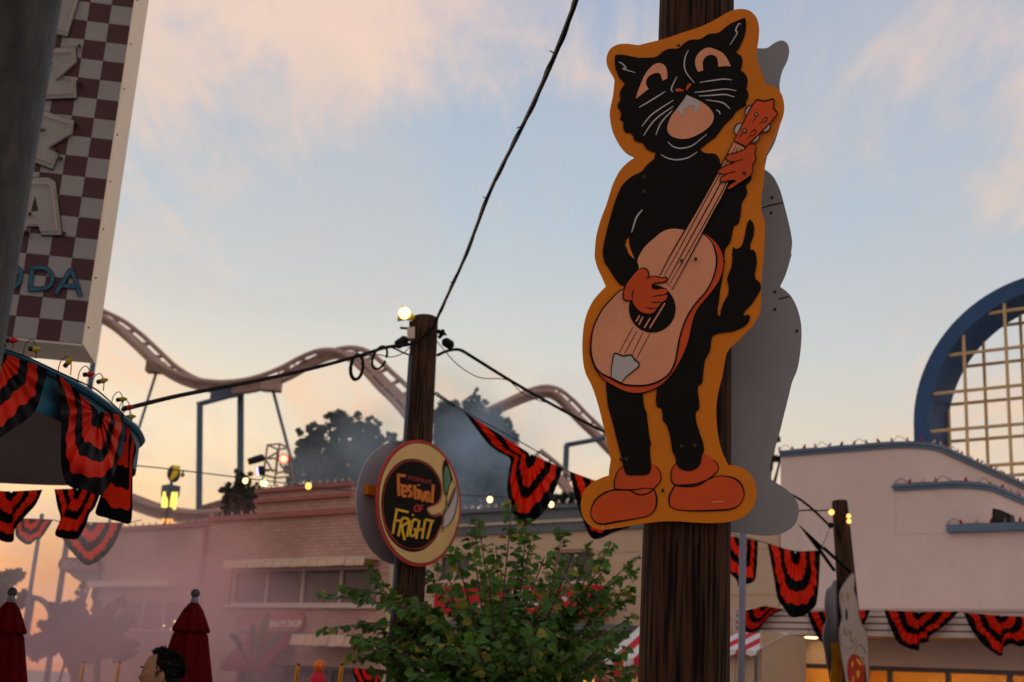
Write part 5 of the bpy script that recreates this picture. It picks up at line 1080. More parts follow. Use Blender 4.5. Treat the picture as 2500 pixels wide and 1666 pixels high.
rc = cable('overhead_cable', 'black cable sloping right from the slim pole past the cat to the short pole', [(1068, 868, 12.0), (1090, 858, 12.05), (1120, 854, 12.1), (1150, 870, 12.2), (1250, 932, 12.6), (1370, 1000, 13.2), (1470, 1052, 13.8), (1600, 1110, 14.6), (1750, 1165, 15.4), (1940, 1212, 16.4), (2030, 1288, 16.9)], .016)
cable('thin_wire', 'thin slack wire hanging under the right sloping cable', [(1050, 812, 12), (1080, 850, 12), (1120, 893, 12.1), (1170, 922, 12.2), (1220, 925, 12.4), (1245, 932, 12.6), (1275, 960, 12.7), (1310, 976, 12.9), (1340, 985, 13)], .005, 'cable_t', 5, 'wire')
for p0, p1 in (((967, 845), (993, 827)), ((1082, 832), (1105, 846))):
    a, b = P(*p0, 11.8), P(*p1, 11.9); MB().lathe(a, [(.02, 0), (.045, .03), (.045, (b - a).length - .03), (.02, (b - a).length)], 10, axis=b - a).build('cable_clamp', M['cable'], rc if p0[0] > 1000 else lc)
bs = cable('bunting_string', 'thin line carrying the bunting between the slim and short poles', [(1063, 962, 12), (1100, 985, 12.2), (1132, 1004, 12.4), (1295, 1093, 13.2), (1374, 1143, 13.6), (1391, 1152, 13.7), (1480, 1186, 14.1), (1560, 1225, 14.6), (1700, 1280, 15.3), (1850, 1320, 16.1), (1874, 1327, 16.2), (1940, 1346, 16.5), (2002, 1344, 16.9), (2020, 1340, 17)], .006, 'cable_t', 5, 'line')
ch = MB()
for k in range(7):
    c = P(1066 + k * 6.5, 962 + k * 4.6, 12 + k * .03); ch.tube([c + RTV * .02 * math.cos(a) + UPV * .012 * math.sin(a) for a in [x * .785 for x in range(8)]], .006, 5, closed=True)
ch.build('chain', M['steel'], bs)
hb = cable('bunting_string', 'thin line carrying the two hazy bunting fans at far left', [(-60, 1262, 13.5), (30, 1266, 13.9), (130, 1270, 14.4), (147, 1274, 14.5), (300, 1277, 15.4), (345, 1270, 16)], .006, 'cable_t', 5, 'line')
# festoon with lit bulbs behind the slim pole
fes = thing('festoon_lights', 'thin festoon cable with warm round lit bulbs crossing behind the slim pole', 'string lights', P(330, 1137, 20))
fp_ = [(320, 1136, 19), (410, 1145, 19.5), (600, 1168, 20.5), (780, 1190, 21.5), (880, 1200, 22), (1000, 1204, 22.5), (1190, 1212, 23), (1250, 1216, 23.2), (1350, 1228, 23.6), (1480, 1238, 24)]
MB().tube(cr_spline([P(*p) for p in fp_], 6), .010, 5).build('cord', M['cable_t'], fes)
for x, y, Y, r, k in ((446, 1160, 19.6, 5, 'bulb_y'), (599, 1174, 20.5, 6.5, 'bulb_w'), (753, 1187, 21.3, 7.5, 'bulb_o'), (1196, 1220, 23, 7, 'bulb_w'), (1346, 1232, 23.6, 6.5, 'bulb_w')):
    c = P(x, y, Y); rr_ = px2m(c, r)
    MB().ball(c, (rr_, rr_, rr_ * 1.15), 12, 8).build('bulb', M[k], fes); MB().tube([c + Vector((0, 0, rr_ * .9)), c + Vector((0, 0, rr_ * 1.9))], rr_ * .45, 8).build('socket', M['socket'], fes)

# lamp and fittings on the slim pole
lp_ = thing('flood_lamp', 'lit yellow flood lamp on a grey box atop the slim pole', 'lamp', P(1003, 826, 11.85))
W1 = crop(900, 700, 6.272)
def wp1(x, y, d=11.85): X, Y = W1([(x, y)])[0]; return P(X, Y, d)
a = wp1(590, 790); MB().obox(a, wp1(705, 790) - a, Vector((0, .12, 0)), wp1(590, 615) - a).build('junction_box', M['win_frame'], lp_)
MB().tube([wp1(645, 615), wp1(640, 530)], .014, 8).build('stem', M['cable'], lp_)
MB().tube([wp1(590, 640), wp1(480, 632)], .012, 6).build('conduit_stub', M['cable'], lp_)
ax = (wp1(520, 410) - wp1(650, 450)).normalized()
MB().lathe(wp1(650, 465), [(.02, -.03), (.035, 0), (.05, .05), (.075, .10), (.08, .11), (.075, .11)], 16, axis=ax).build('lamp_shade', M['yellow'], lp_, smooth=True)
MB().ball(wp1(548, 408, 11.80), .058, 16, 10).build('lamp_bulb', M['lamp_core'], lp_, smooth=True)
cdt = thing('conduit', 'dark conduit pipe fixed down the left side of the slim pole', 'pipe', Vector((p2_base.x - .14, p2_base.y - .05, 0)))
pts = [P(1003, 868, 11.92), P(991, 1050, 11.92), P(978, 1230, 11.92), P(960, 1480, 11.92), P(948, 1640, 11.92)]; d_ = (pts[-1] - pts[-2]).normalized(); pts.append(pts[-1] + d_ * (pts[-1].z / -d_.z))
MB().tube(pts, .022, 8).build('pipe', M['column'], cdt)
ins = thing('cable_bracket', 'small black insulator bracket on the right of the slim pole top', 'bracket', P(1072, 820, 11.9))
for c, r in (((1075, 690), .022), ((1130, 680), .018), ((1150, 720), .018), ((1090, 770), .02), ((1180, 735), .012), ((1105, 720), .02)): MB().ball(wp1(*c, 11.9), r, 8, 6).build('insulator', M['cable'], ins)
MB().tube([wp1(1060, 705, 11.9), wp1(1160, 670, 11.9), wp1(1165, 725, 11.9), wp1(1080, 785, 11.9)], .009, 6).build('bracket_arm', M['cable'], ins)
# amber bulbs and fittings on the short pole
pb = thing('pole_lights', 'three round amber bulbs glowing on the short pole top', 'lamp', P(2058, 1262, 16.8))
B7 = crop(1750, 1200, 3.137)
for x, y, r in ((878, 160, 7), (1010, 190, 5.5), (1012, 230, 5.5)):
    X, Y = B7([(x, y)])[0]; c = P(X, Y, 16.85); MB().ball(c, px2m(c, r), 12, 8).build('bulb', M['bulb_o'], pb)
    MB().tube([c, P(2052, Y - 3, 16.95)], .015, 6).build('socket', M['socket'], pb)
cable('thin_wire', 'thin black wire meeting the short pole top from the left', [(1940, 1248, 16.4), (1975, 1246, 16.6), (2000, 1247, 16.7), (2035, 1245, 16.9)], .010, 'cable', 5, 'wire')
cable('thin_wire', 'thin guy wire from the short pole down to the bunting strap', [(2027, 1285, 16.9), (2018, 1310, 16.8), (2008, 1332, 16.7)], .005, 'cable_t', 5, 'wire')
MB().ball(P(2028, 1283, 16.9), .04, 8, 6).build('cable_clamp', M['cable'], rc)

# ------------------------------------------------------------------ ghost cutout on the short pole
G1 = crop(1950, 1350, 4.962); GA = R_(66); gn = Vector((math.sin(GA), -math.cos(GA), 0))
gcen = p3_base + p3_d * 2.6; gpl = frame_plane(gcen + gn * .16, GA); gbk = frame_plane(gcen - gn * .16, GA)
gh = thing('cutout_sign', 'off white ghost cutout holding a crimson balloon, on the short pole', 'sign', gpl.at(2110, 1760))
gout = G1([(662, 245), (678, 270), (676, 400), (670, 450), (700, 540), (722, 640), (735, 760), (760, 850), (800, 920), (830, 1010), (848, 1130), (858, 1300), (858, 1450), (850, 1568), (840, 1760), (790, 1900), (700, 1960), (620, 1900), (590, 1740), (575, 1568), (545, 1380), (520, 1250), (505, 1120), (498, 980), (512, 880), (528, 800), (520, 720), (503, 620), (502, 540), (512, 470), (545, 400), (590, 330), (635, 270)])
sheet(gpl, gout, 0, .012, 'board', M['ghost'], gh)
strokes(gpl, [gout], .003, 'outline', M['ghost_line'], gh, 1.6, closed=True)
sheet(gpl, G1([(578, 670), (595, 720), (595, 790), (582, 822), (568, 790), (565, 710)]), .003, .001, 'mouth', M['edge'], gh)
for q in ([(525, 470), (545, 520), (540, 590), (525, 560), (515, 510)], [(595, 470), (615, 510), (610, 580), (590, 560), (582, 510)]): sheet(gpl, G1(q), .003, .001, 'eye', M['tanpaint'], gh)
strokes(gpl, [G1(q) for q in ([(505, 1020), (540, 970), (560, 900), (575, 1010), (625, 935), (635, 1080), (690, 1045), (700, 1080), (640, 1150), (600, 1165), (540, 1120), (510, 1080)], [(680, 1230), (700, 1150), (740, 1110), (790, 1170), (830, 1250)], [(700, 1240), (760, 1280), (790, 1270), (770, 1330)])], .003, 'drawn_line', M['ghost_line'], gh, 1.8)
sheet(gpl, G1([(660, 1225), (720, 1250), (780, 1340), (815, 1450), (820, 1568), (800, 1660), (740, 1720), (660, 1690), (610, 1580), (590, 1450), (600, 1320), (630, 1250)]), .003, .001, 'balloon', M['balloon'], gh)
for q in ([(700, 1275), (740, 1310), (770, 1360), (740, 1355), (705, 1310)], [(650, 1310), (665, 1345), (650, 1390), (640, 1350)], [(700, 1440), (735, 1430), (730, 1500), (715, 1520)], [(655, 1490), (670, 1530), (660, 1568), (650, 1540)]): sheet(gpl, G1(q), .005, .001, 'balloon_mark', M['yellow_sign'], gh)
gbt = thing('cutout_sign', 'grey back of the ghost cutout twin left of the short pole', 'sign', gbk.at(2035, 1760))
go2 = G1([(440, 330), (400, 400), (350, 440), (328, 520), (322, 640), (335, 740), (345, 800), (320, 880), (302, 960), (300, 1080), (320, 1180), (340, 1300), (370, 1460), (390, 1568), (420, 1760), (470, 1880), (540, 1900), (560, 1600), (540, 1200), (520, 800), (500, 420)])
sheet(gbk, go2, 0, .012, 'board', M['alu'], gbt)
gd = thing('cloth_drape', 'golden yellow cloth drape hanging on the short pole below the ghost hands', 'drape', P(2040, 1700, 16.7))
for x0, x1, ph in ((385, 470, 0), (478, 535, 2)):
    mb = MB(); vs = []; K = 10
    for i in range(25):
        y = 1100 + i * 26 if x0 < 400 else 1190 + i * 24
        for k in range(K + 1):
            X, Y = G1([(x0 + (x1 - x0) * k / K + 12 * math.sin(i * .25 + ph), y)])[0]; vs.append(P(X, Y, 16.35 + .03 * math.sin(k * 2.2 + i * .1)))
    mb.add(vs, [(i * (K + 1) + k, i * (K + 1) + k + 1, (i + 1) * (K + 1) + k + 1, (i + 1) * (K + 1) + k) for i in range(24) for k in range(K)]); mb.build('cloth_strip', M['gold'], gd, smooth=True)
a = P(*G1([(345, 1180)])[0], 16.7); MB().obox(a, P(*G1([(500, 1165)])[0], 16.7) - a, Vector((0, .12, 0)), Vector((0, 0, .085))).build('bracket', M['orange'], gd)
# ------------------------------------------------------------------ roller coaster far behind
R3 = crop(200, 730, 2.614); RR = crop(1050, 850, 3.136)
rc_ = thing('roller_coaster', 'dusty pink roller coaster track on slate blue columns behind the roofs', 'roller coaster', P(700, 1500, 110) * Vector((1, 1, 0)) if False else (P(600, 1500, 110).x, 110, 0))
def track(pts, w=1.0, gap=None, name='track'):
    """centre line in pixels with depth and bank: box spine, two rails, cross ties"""
    c = cr_spline([P(p[0], p[1], p[2]) for p in pts], 8); bank = []
    for i, p in enumerate(pts):
        n_ = 8 if i < len(pts) - 1 else 1
        b1 = pts[min(i + 1, len(pts) - 1)][3]
        bank += [p[3] + (b1 - p[3]) * k / 8 for k in range(n_)]
    sp = MB(); r1 = []; r2 = []; ties = MB(); vs = []
    for i, p in enumerate(c):
        t = (c[min(i + 1, len(c) - 1)] - c[max(i - 1, 0)]).normalized()
        lat = Vector((0, 0, 1)).cross(t); lat.z = 0; lat = lat.normalized() if lat.length > .01 else Vector((0, 1, 0)); up = t.cross(lat) if t.cross(lat).z > 0 else -t.cross(lat)
        b = bank[i]; l2 = lat * math.cos(b) + up * math.sin(b); u2 = up * math.cos(b) - lat * math.sin(b)
        h, d = .50 * w, .36 * w
        vs += [p + l2 * d - u2 * h, p - l2 * d - u2 * h, p - l2 * d + u2 * h * .3, p + l2 * d + u2 * h * .3]
        r1.append(p + l2 * .95 * w + u2 * .30 * w); r2.append(p - l2 * .95 * w + u2 * .30 * w)
        if i % 7 == 0:
            a, e_ = r1[-1], r2[-1]; ties.obox(a - t * .12 - u2 * .35, t * .24, e_ - a, u2 * .22)
    n_ = len(c); sp.add(vs, [(4 * i + k, 4 * i + (k + 1) % 4, 4 * i + 4 + (k + 1) % 4, 4 * i + 4 + k) for i in range(n_ - 1) for k in range(4)] + [(0, 1, 2, 3), tuple(4 * n_ - 4 + k for k in (3, 2, 1, 0))])
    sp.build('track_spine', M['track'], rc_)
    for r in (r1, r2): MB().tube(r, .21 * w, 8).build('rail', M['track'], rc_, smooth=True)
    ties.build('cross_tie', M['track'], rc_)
D1 = 108
def TD(pts, d, bank): return [(x, y, d if not callable(d) else d(i), b) for i, ((x, y), b) in enumerate(zip(pts, bank))]
p_ = R3([(-120, 60), (0, 55), (110, 105), (220, 165), (330, 255), (430, 350), (520, 432), (640, 505), (760, 548), (900, 568), (1020, 566), (1150, 540), (1300, 482), (1430, 412), (1540, 362), (1640, 345), (1740, 365), (1830, 430), (1930, 530), (2010, 605), (2090, 690), (2160, 770)])
track(TD(p_, lambda i: 112 - i * .6, [.15, .15, .2, .25, .3, .3, .25, .15, .1, .05, 0, 0, .05, .1, .2, .35, .55, .75, .8, .8, .8, .8]), 1.02)
p_ = RR([(150, 660), (300, 560), (420, 505), (560, 445), (700, 385), (800, 350), (900, 338), (980, 368), (1060, 440), (1160, 545), (1260, 640), (1360, 745), (1500, 880)])
track(TD(p_, lambda i: 118 + i * .3, [.1, .1, .1, .15, .2, .3, .45, .7, .8, .8, .8, .8, .8]), 1.0)
p_ = RR([(800, 830), (900, 910), (990, 990), (1060, 1070), (1120, 1150), (1200, 1260)]); track(TD(p_, 116, [.8] * 6), .95)
p_ = R3([(200, 1250), (330, 1300), (450, 1345), (560, 1372), (690, 1388), (820, 1388), (940, 1372), (1060, 1345)]); track(TD(p_, 104, [.15] * 8), 1.1)
p_ = R3([(760, 1345), (850, 1318), (940, 1290), (1060, 1255)]); track(TD(p_, 107, [.1] * 4), .55)
def column(a, b, wpx, d, name='column', ground=True):
    A_ = P(*a, d); B_ = P(*b, d); dd = (B_ - A_).normalized(); r = px2m(A_, wpx) / 2
    if ground: B_ = B_ + dd * (B_.z / -dd.z) if dd.z < -.1 else B_
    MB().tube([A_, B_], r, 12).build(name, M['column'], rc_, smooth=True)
def rp(pts, f=R3): return f(pts)
c_ = R3([(753, 660), (747, 1340), (1013, 575), (1011, 1180), (480, 455), (340, 900), (1215, 570), (1310, 930), (735, 675), (1000, 605), (830, 610), (990, 580), (110, 150), (88, 300)])
column(c_[0], c_[1], 15.5, 106); column(c_[2], c_[3], 16.5, 107); column(c_[4], c_[5], 7, 110); column(c_[6], c_[7], 8, 105)
column(c_[8], c_[9], 13, 106, 'cross_arm', False); column(c_[12], c_[13], 14, 111)
q0, q1 = P(*c_[10], 106.5), P(*c_[11], 106.5); MB().obox(q0 + Vector((0, -.6, -.5)), q1 - q0, Vector((0, 1.2, 0)), Vector((0, 0, .9))).build('saddle', M['column'], rc_)
for x, y, d in ((475, 440, 110), (1210, 555, 105), (985, 560, 107)):
    X, Y = R3([(x, y)])[0]; q = P(X, Y, d); MB().box(q, (1.6, 1.2, .9)).build('support_bracket', M['track'], rc_)
c_ = RR([(1045, 745), (1035, 1000), (1035, 745), (1345, 688)])
column(c_[0], c_[1], 14, 118); column(c_[2], c_[3], 12, 118, 'cross_arm', False)
# catwalk rails at the two crests
for f, pts, d in ((R3, [(1255, 465), (1395, 385)], 106), (RR, [(890, 303), (1010, 330)], 119)):
    (x0, y0), (x1, y1) = f(pts); a, b = P(x0, y0, d), P(x1, y1, d); mb = MB(); mb.tube([a, b], .09, 6)
    for k in range(5):
        q = a.lerp(b, k / 4); mb.tube([q, q - Vector((0, 0, .95))], .07, 6)
    mb.tube([a - Vector((0, 0, .45)), b - Vector((0, 0, .45))], .06, 6); mb.build('catwalk_rail', M['track'], rc_)

# lightning bolt tower sign
T4 = crop(300, 1100, 6.536); tD = 62
def tp4(x, y, d=tD): X, Y = T4([(x, y)])[0]; return P(X, Y, d)
lt = thing('tower_sign', 'slim tower with violet disc, yellow lightning bolt and lit yellow light bars', 'tower sign', Vector((tp4(740, 900).x, tD, 0)))
c = tp4(800, 365); rx = px2m(c, 95 / 6.536); rz_ = px2m(c, 130 / 6.536)
MB().slab([c + Vector((rx * math.cos(a), 0, rz_ * math.sin(a))) for a in [2 * math.pi * k / 40 for k in range(40)]], (0, -1, 0), .35).build('disc', M['violet'], lt)
MB().slab([tp4(*p, tD - .08) for p in ((800, 238), (912, 250), (895, 318), (870, 322), (888, 345), (845, 420), (775, 475), (748, 462), (790, 345), (810, 312), (788, 300))], (0, -1, 0), .1).build('lightning_bolt', M['yellow'], lt)
MB().tube([tp4(775, 470), tp4(772, 560)], .08, 8).build('mast', M['column'], lt)
hd = MB(); A_ = tp4(620, 560); B_ = tp4(925, 560); cc = (A_ + B_) / 2; hw = (B_ - A_).x / 2
hd.lathe(cc + Vector((0, 0, -.95)), [(hw * .45, 0), (hw * .98, .48), (hw * 1.0, .9), (hw * .9, .95)], 4); hd.build('cornice', M['column'], lt)
MB().obox(Vector((tp4(705, 900).x, tD - .2, 0)), Vector((tp4(765, 900).x - tp4(705, 900).x, 0, 0)), Vector((0, .5, 0)), Vector((0, 0, cc.z - .9))).build('shaft', M['violet'], lt)
for x, y0, y1, k in ((640, 660, 905, 'led'), (690, 665, 910, 'led'), (775, 665, 905, 'led'), (825, 668, 940, 'led'), (640, 1085, 1205, 'led_o'), (715, 1090, 1205, 'led_o'), (770, 1095, 1205, 'led_o')):
    a, b = tp4(x + 22, y0, tD - .3), tp4(x - 8, y1, tD - .3); a.x = b.x = (a.x + b.x) / 2 if False else b.x
    MB().obox(b - Vector((.06, 0, 0)), Vector((.12, 0, 0)), Vector((0, .06, 0)), a - b).build('light_bar', M[k], lt)

# stage light truss on the brick roof
T5 = crop(500, 950, 5.2275); dT = 33.5
def tp5(x, y, d=dT): X, Y = T5([(x, y)])[0]; return P(X, Y, d)
tt = thing('lighting_truss', 'dark lighting truss tower standing behind the raised brick parapet', 'truss', Vector((tp5(900, 1200).x, dT, 5.4)))
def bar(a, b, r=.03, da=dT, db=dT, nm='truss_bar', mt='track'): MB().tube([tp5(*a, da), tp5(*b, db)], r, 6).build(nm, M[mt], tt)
F_, Bk = dT, dT + .7
for a, b, da, db in (((800, 715), (730, 1240), F_, F_), ((955, 700), (885, 1240), Bk, Bk), ((1070, 755), (1140, 1240), Bk, Bk), ((930, 770), (890, 1240), F_, F_), ((800, 715), (955, 700), F_, Bk), ((955, 700), (1070, 755), Bk, Bk), ((800, 715), (930, 770), F_, F_), ((930, 770), (1075, 755), F_, Bk),
                     ((785, 890), (945, 800), F_, F_), ((785, 890), (1070, 880), F_, Bk), ((790, 920), (870, 1060), F_, F_), ((765, 1030), (930, 1040), F_, F_), ((960, 960), (1060, 1080), F_, Bk), ((755, 1100), (900, 1135), F_, F_), ((900, 1080), (1070, 1040), F_, Bk), ((900, 1135), (1080, 1120), F_, Bk)):
    bar(a, b, .028, da, db)
def spot(label, a, b, r0, r1, lens, d=dT - .25):
    A_, B_ = tp5(*a, d), tp5(*b, d); th = thing('spotlight', label, 'spotlight', A_, 'stage spotlights on the truss'); L = (B_ - A_).length
    MB().lathe(A_, [(r0 * .6, 0), (r0, .05), (r0, L * .6), (r1, L * .92), (r1, L)], 14, axis=B_ - A_).build('housing', M['black_metal'], th, smooth=True)
    MB().lathe(B_, [(r1 * .9, 0), (r1 * .88, .02)], 14, axis=B_ - A_).build('lens', M[lens], th)
    MB().tube([A_.lerp(B_, .3), A_.lerp(B_, .25) + Vector((.1, .2, .02))], .02, 6).build('yoke', M['black_metal'], th)
spot('long black spotlight pointing left with faint amber lens', (760, 870), (555, 930), .10, .09, 'l_amb')
spot('round spotlight with blue violet lens on the truss', (770, 1035), (690, 1050), .13, .13, 'l_blue')
for lab, c_, r, k in (('red glowing spotlight inside the truss', (1005, 892), 52, 'l_red'), ('yellow green glowing spotlight below the truss', (758, 1200), 44, 'l_green')):
    c = tp5(*c_, dT - .3); th = thing('spotlight', lab, 'spotlight', c, 'stage spotlights on the truss'); r_ = px2m(c, r / 5.2275); v = (CAM - c).normalized()
    MB().lathe(c - v * .2, [(r_ * .8, -.15), (r_ * 1.25, 0), (r_ * 1.3, .2), (r_ * 1.1, .2)], 16, axis=v).build('housing', M['black_metal'], th); MB().lathe(c, [(r_, 0), (r_ * .98, .02)], 16, axis=v).build('lens', M[k], th)

# ------------------------------------------------------------------ trees
def leaf_cloud(mb, c, rad, n, size, R, flat=.75):
    for _ in range(n):
        while True:
            q = Vector((R.uniform(-1, 1), R.uniform(-1, 1), R.uniform(-1, 1)))
            if q.length < 1: break
        q = q * (.55 + .45 * q.length)
        p = c + Vector((q.x * rad[0], q.y * rad[1], q.z * rad[2]))
        a = Vector((R.gauss(0, 1), R.gauss(0, 1), R.gauss(0, 1))).normalized(); b = a.cross(Vector((R.gauss(0, 1), R.gauss(0, 1), R.gauss(0, 1)))).normalized(); s = size * R.uniform(.6, 1.3)
        mb.add([p - a * s, p + b * s * .5, p + a * s, p - b * s * .5], [(0, 1, 2, 3)])
def tree(label, clumps, depth, base_px, leaf, n, seed, trunk_r=.25, thick=.55, mt='leaf_far', name='tree', group='trees beyond the roofs'):
    """clumps: (x, y, rx, ry) in pixels"""
    R = random.Random(seed); bx = P(base_px[0], base_px[1], depth).x
    th = thing(name, label, 'tree', (bx, depth, 0), group); mb = MB(); tk = MB(); tot = sum(c[2] * c[3] for c in clumps)
    fork = None; zt = min(P(c[0], c[1], depth).z for c in clumps) * .72
    tk.tube([Vector((bx, depth, 0)), Vector((bx + .1, depth, zt * .5)), Vector((bx, depth, zt))], [trunk_r, trunk_r * .8, trunk_r * .65], 8)
    for x, y, rx, ry in clumps:
        dy = R.uniform(-1, 1) * thick; c = P(x, y, depth + dy * 3); mrx, mry = px2m(c, rx), px2m(c, ry)
        k = int(n * rx * ry / tot)
        # each clump is broken into smaller sprays so that gaps stay open
        for s in range(max(3, k // 45)):
            o = Vector((max(-.85, min(.85, R.gauss(0, .44))) * mrx, R.gauss(0, .45) * mrx, max(-.8, min(.8, R.gauss(0, .42))) * mry)); rr = R.uniform(.12, .25)
            leaf_cloud(mb, c + o, (mrx * rr, mrx * rr, mry * rr * .8), 45, leaf, R)
        tk.tube([Vector((bx, depth, zt)), Vector((bx, depth, zt)).lerp(c, .5) + Vector((0, 0, .3)), c], [trunk_r * .5, trunk_r * .3, trunk_r * .08], 6)
        for _ in range(3):
            e_ = c + Vector((R.uniform(-1, 1) * mrx, R.uniform(-.5, .5) * mrx, R.uniform(-.2, 1) * mry)); tk.tube([c.lerp(Vector((bx, depth, zt)), .3), c.lerp(e_, .5), e_], [trunk_r * .2, trunk_r * .1, trunk_r * .03], 5)
    tk.build('trunk', M['bark'], th); mb.build('crown', M[mt], th)
    return th
tree('broad hazy oak behind the raised brick parapet', [(770, 1065, 45, 42), (835, 1040, 48, 42), (885, 1050, 42, 42), (745, 1120, 45, 55), (820, 1115, 65, 55), (895, 1110, 45, 60), (930, 1095, 28, 45), (960, 1075, 26, 26), (800, 1170, 80, 40), (900, 1175, 60, 50), (715, 1170, 25, 45)], 48, (830, 1500), .078, 34000, 21)
tree('tall dark tree in blue smoke right of the slim pole', [(1152, 975, 20, 28), (1120, 1025, 55, 45), (1165, 1030, 55, 50), (1080, 1010, 35, 32), (1205, 1060, 45, 50), (1235, 1070, 30, 45), (1120, 1100, 70, 60), (1200, 1130, 70, 65), (1080, 1110, 50, 80), (1250, 1160, 40, 60), (1130, 1180, 90, 60), (1230, 1210, 60, 40), (1280, 1200, 40, 35)], 52, (1150, 1500), .085, 70000, 22)
tree('small tree left of the raised brick parapet', [(560, 1205, 25, 28), (590, 1180, 22, 30), (600, 1230, 32, 35), (565, 1245, 28, 25), (620, 1200, 22, 28), (590, 1265, 40, 18), (625, 1250, 14, 30)], 42, (590, 1500), .07, 14000, 23)
tree('pointed conifer top left of the brick wing', [(198, 1440, 9, 16), (194, 1470, 12, 16), (190, 1500, 22, 18), (178, 1480, 10, 16)], 34, (195, 1600), .09, 2600, 24, .12)
tree('second narrow conifer beside the brick wing corner', [(233, 1445, 8, 20), (236, 1480, 12, 24), (240, 1515, 22, 20), (262, 1490, 18, 24), (290, 1475, 12, 20)], 33, (238, 1600), .09, 2800, 25, .12)
tree('low bushy tree in purple haze at lower left', [(145, 1500, 26, 28), (170, 1520, 34, 34), (210, 1530, 42, 36), (120, 1530, 24, 24), (260, 1530, 34, 28), (300, 1520, 28, 26), (150, 1575, 50, 36), (215, 1585, 60, 38), (285, 1575, 45, 38), (95, 1580, 32, 32)], 30, (180, 1640), .11, 13000, 26, .10)
tree('leafy tree corner behind the left red umbrella', [(8, 1425, 22, 24), (35, 1400, 16, 14), (-20, 1450, 30, 40), (55, 1465, 14, 16), (10, 1470, 22, 22)], 24, (-10, 1640), .13, 2600, 27, .12)
tree('bit of pine foliage beside the grey cutout at the pink wall', [(1895, 1072, 13, 6), (1885, 1078, 12, 8), (1880, 1122, 20, 10), (1905, 1120, 9, 7), (1860, 1110, 25, 30)], 40, (1860, 1500), .10, 2400, 28, .14)
tree('tree tops glimpsed above the beige parapet by the cat boot', [(1320, 1215, 30, 16), (1365, 1222, 26, 14), (1290, 1225, 24, 14), (1430, 1225, 40, 16)], 50, (1350, 1500), .15, 3000, 29, .15)

# redbud in front of the beige building: arching branches with heart leaves along them
rb_ = thing('leafy_tree', 'green heart leaved tree between the slim pole and the thick pole', 'tree', (P(1235, 1640, 11.5).x, 11.5, 0))
R = random.Random(5); base = Vector((P(1235, 1640, 11.5).x, 11.5, 0)); wd = MB(); lf = MB(); ly = MB()
tips = [(1167, 1264), (1150, 1300), (1250, 1232), (1286, 1268), (1300, 1300), (1375, 1292), (1494, 1322), (1470, 1345), (1556, 1360), (1550, 1395), (1538, 1429), (1540, 1455), (1547, 1503), (788, 1450), (836, 1432), (901, 1378), (905, 1410), (866, 1554), (851, 1598), (1060, 1370), (1110, 1340), (1040, 1400), (985, 1430), (960, 1480), (935, 1520),
        (1210, 1330), (1190, 1380), (1330, 1360), (1400, 1350), (1420, 1390), (1440, 1330), (1350, 1400), (1265, 1370), (1480, 1390), (1500, 1450), (1460, 1480), (1520, 1540), (1490, 1580), (1010, 1470), (1080, 1440)]
n_named = len(tips)
for _ in range(52): tips.append((R.gauss(1225, 140), R.uniform(1530, 1675)))
for _ in range(16): tips.append((R.gauss(930, 40), R.uniform(1500, 1640)))
heart = [(0, 0), (.42, .12), (.55, .45), (.33, .78), (0, 1.1), (-.33, .78), (-.55, .45), (-.42, .12)]
def add_leaf(mb, p, d, nrm, s):
    y = d.normalized(); x = y.cross(nrm); x = x.normalized() if x.length > 1e-3 else Vector((1, 0, 0)); z = x.cross(y)
    vs = [p + x * a * s + y * b * s - z * (abs(a) * -.35 + b * b * .18) * s for a, b in heart] + [p + y * .5 * s]
    mb.add(vs, [(i, (i + 1) % 8, 8) for i in range(8)])
fk = [base + Vector((R.uniform(-.12, .12), R.uniform(-.1, .1), .55 + .25 * k)) for k in range(5)]
wd.tube([base, base + Vector((.03, 0, .5)), base + Vector((0, 0, 1.0)), base + Vector((.02, 0, 1.7))], [.07, .06, .05, .03], 8)
for i, (x, y) in enumerate(tips):
    e_ = P(x, y, 11.5 + R.uniform(-1.3, 1.3) * (1 if 1000 < x < 1450 else .5)); s = fk[i % 5] if e_.z > 1.6 else fk[0]
    mid = s.lerp(e_, .45) + Vector((0, 0, .28 * (e_ - s).length * R.uniform(.5, 1.1))) * (.8 if y > 1350 else .35)
    path = cr_spline([s, s.lerp(mid, .6) + Vector((R.uniform(-.05, .05), R.uniform(-.05, .05), 0)), mid, e_], 7); L = len(path)
    wd.tube(path, [.022 * (1 - k / L) + .003 for k in range(L)], 5)
    tot = sum((b - a).length for a, b in zip(path, path[1:])); nl_ = int(tot / (.024 if i < n_named else .034)); sid = 1
    for k in range(nl_):
        t = .22 + .78 * k / nl_; f_ = t * (L - 1); j = min(int(f_), L - 2); p = path[j].lerp(path[j + 1], f_ - j); d = (path[j + 1] - path[j]).normalized(); sid = -sid
        out = d.cross(Vector((0, 0, 1))); out = out.normalized() if out.length > .05 else Vector((1, 0, 0))
        ld = (out * sid * R.uniform(.4, .9) + d * R.uniform(.3, .9) + Vector((R.uniform(-.3, .3), R.uniform(-.3, .3), R.uniform(-.9, .1)))).normalized()
        add_leaf(ly if R.random() < (.14 if t > .75 else .04) else lf, p + ld * .02, ld, Vector((R.uniform(-.5, .5), R.uniform(-.9, .2), R.uniform(.2, 1))).normalized(), R.uniform(.07, .125) * (1 - .25 * t))
wd.build('trunk', M['bark'], rb_); lf.build('crown', M['leaf_near'], rb_); ly.build('yellow_leaves', M['leaf_yel'], rb_)

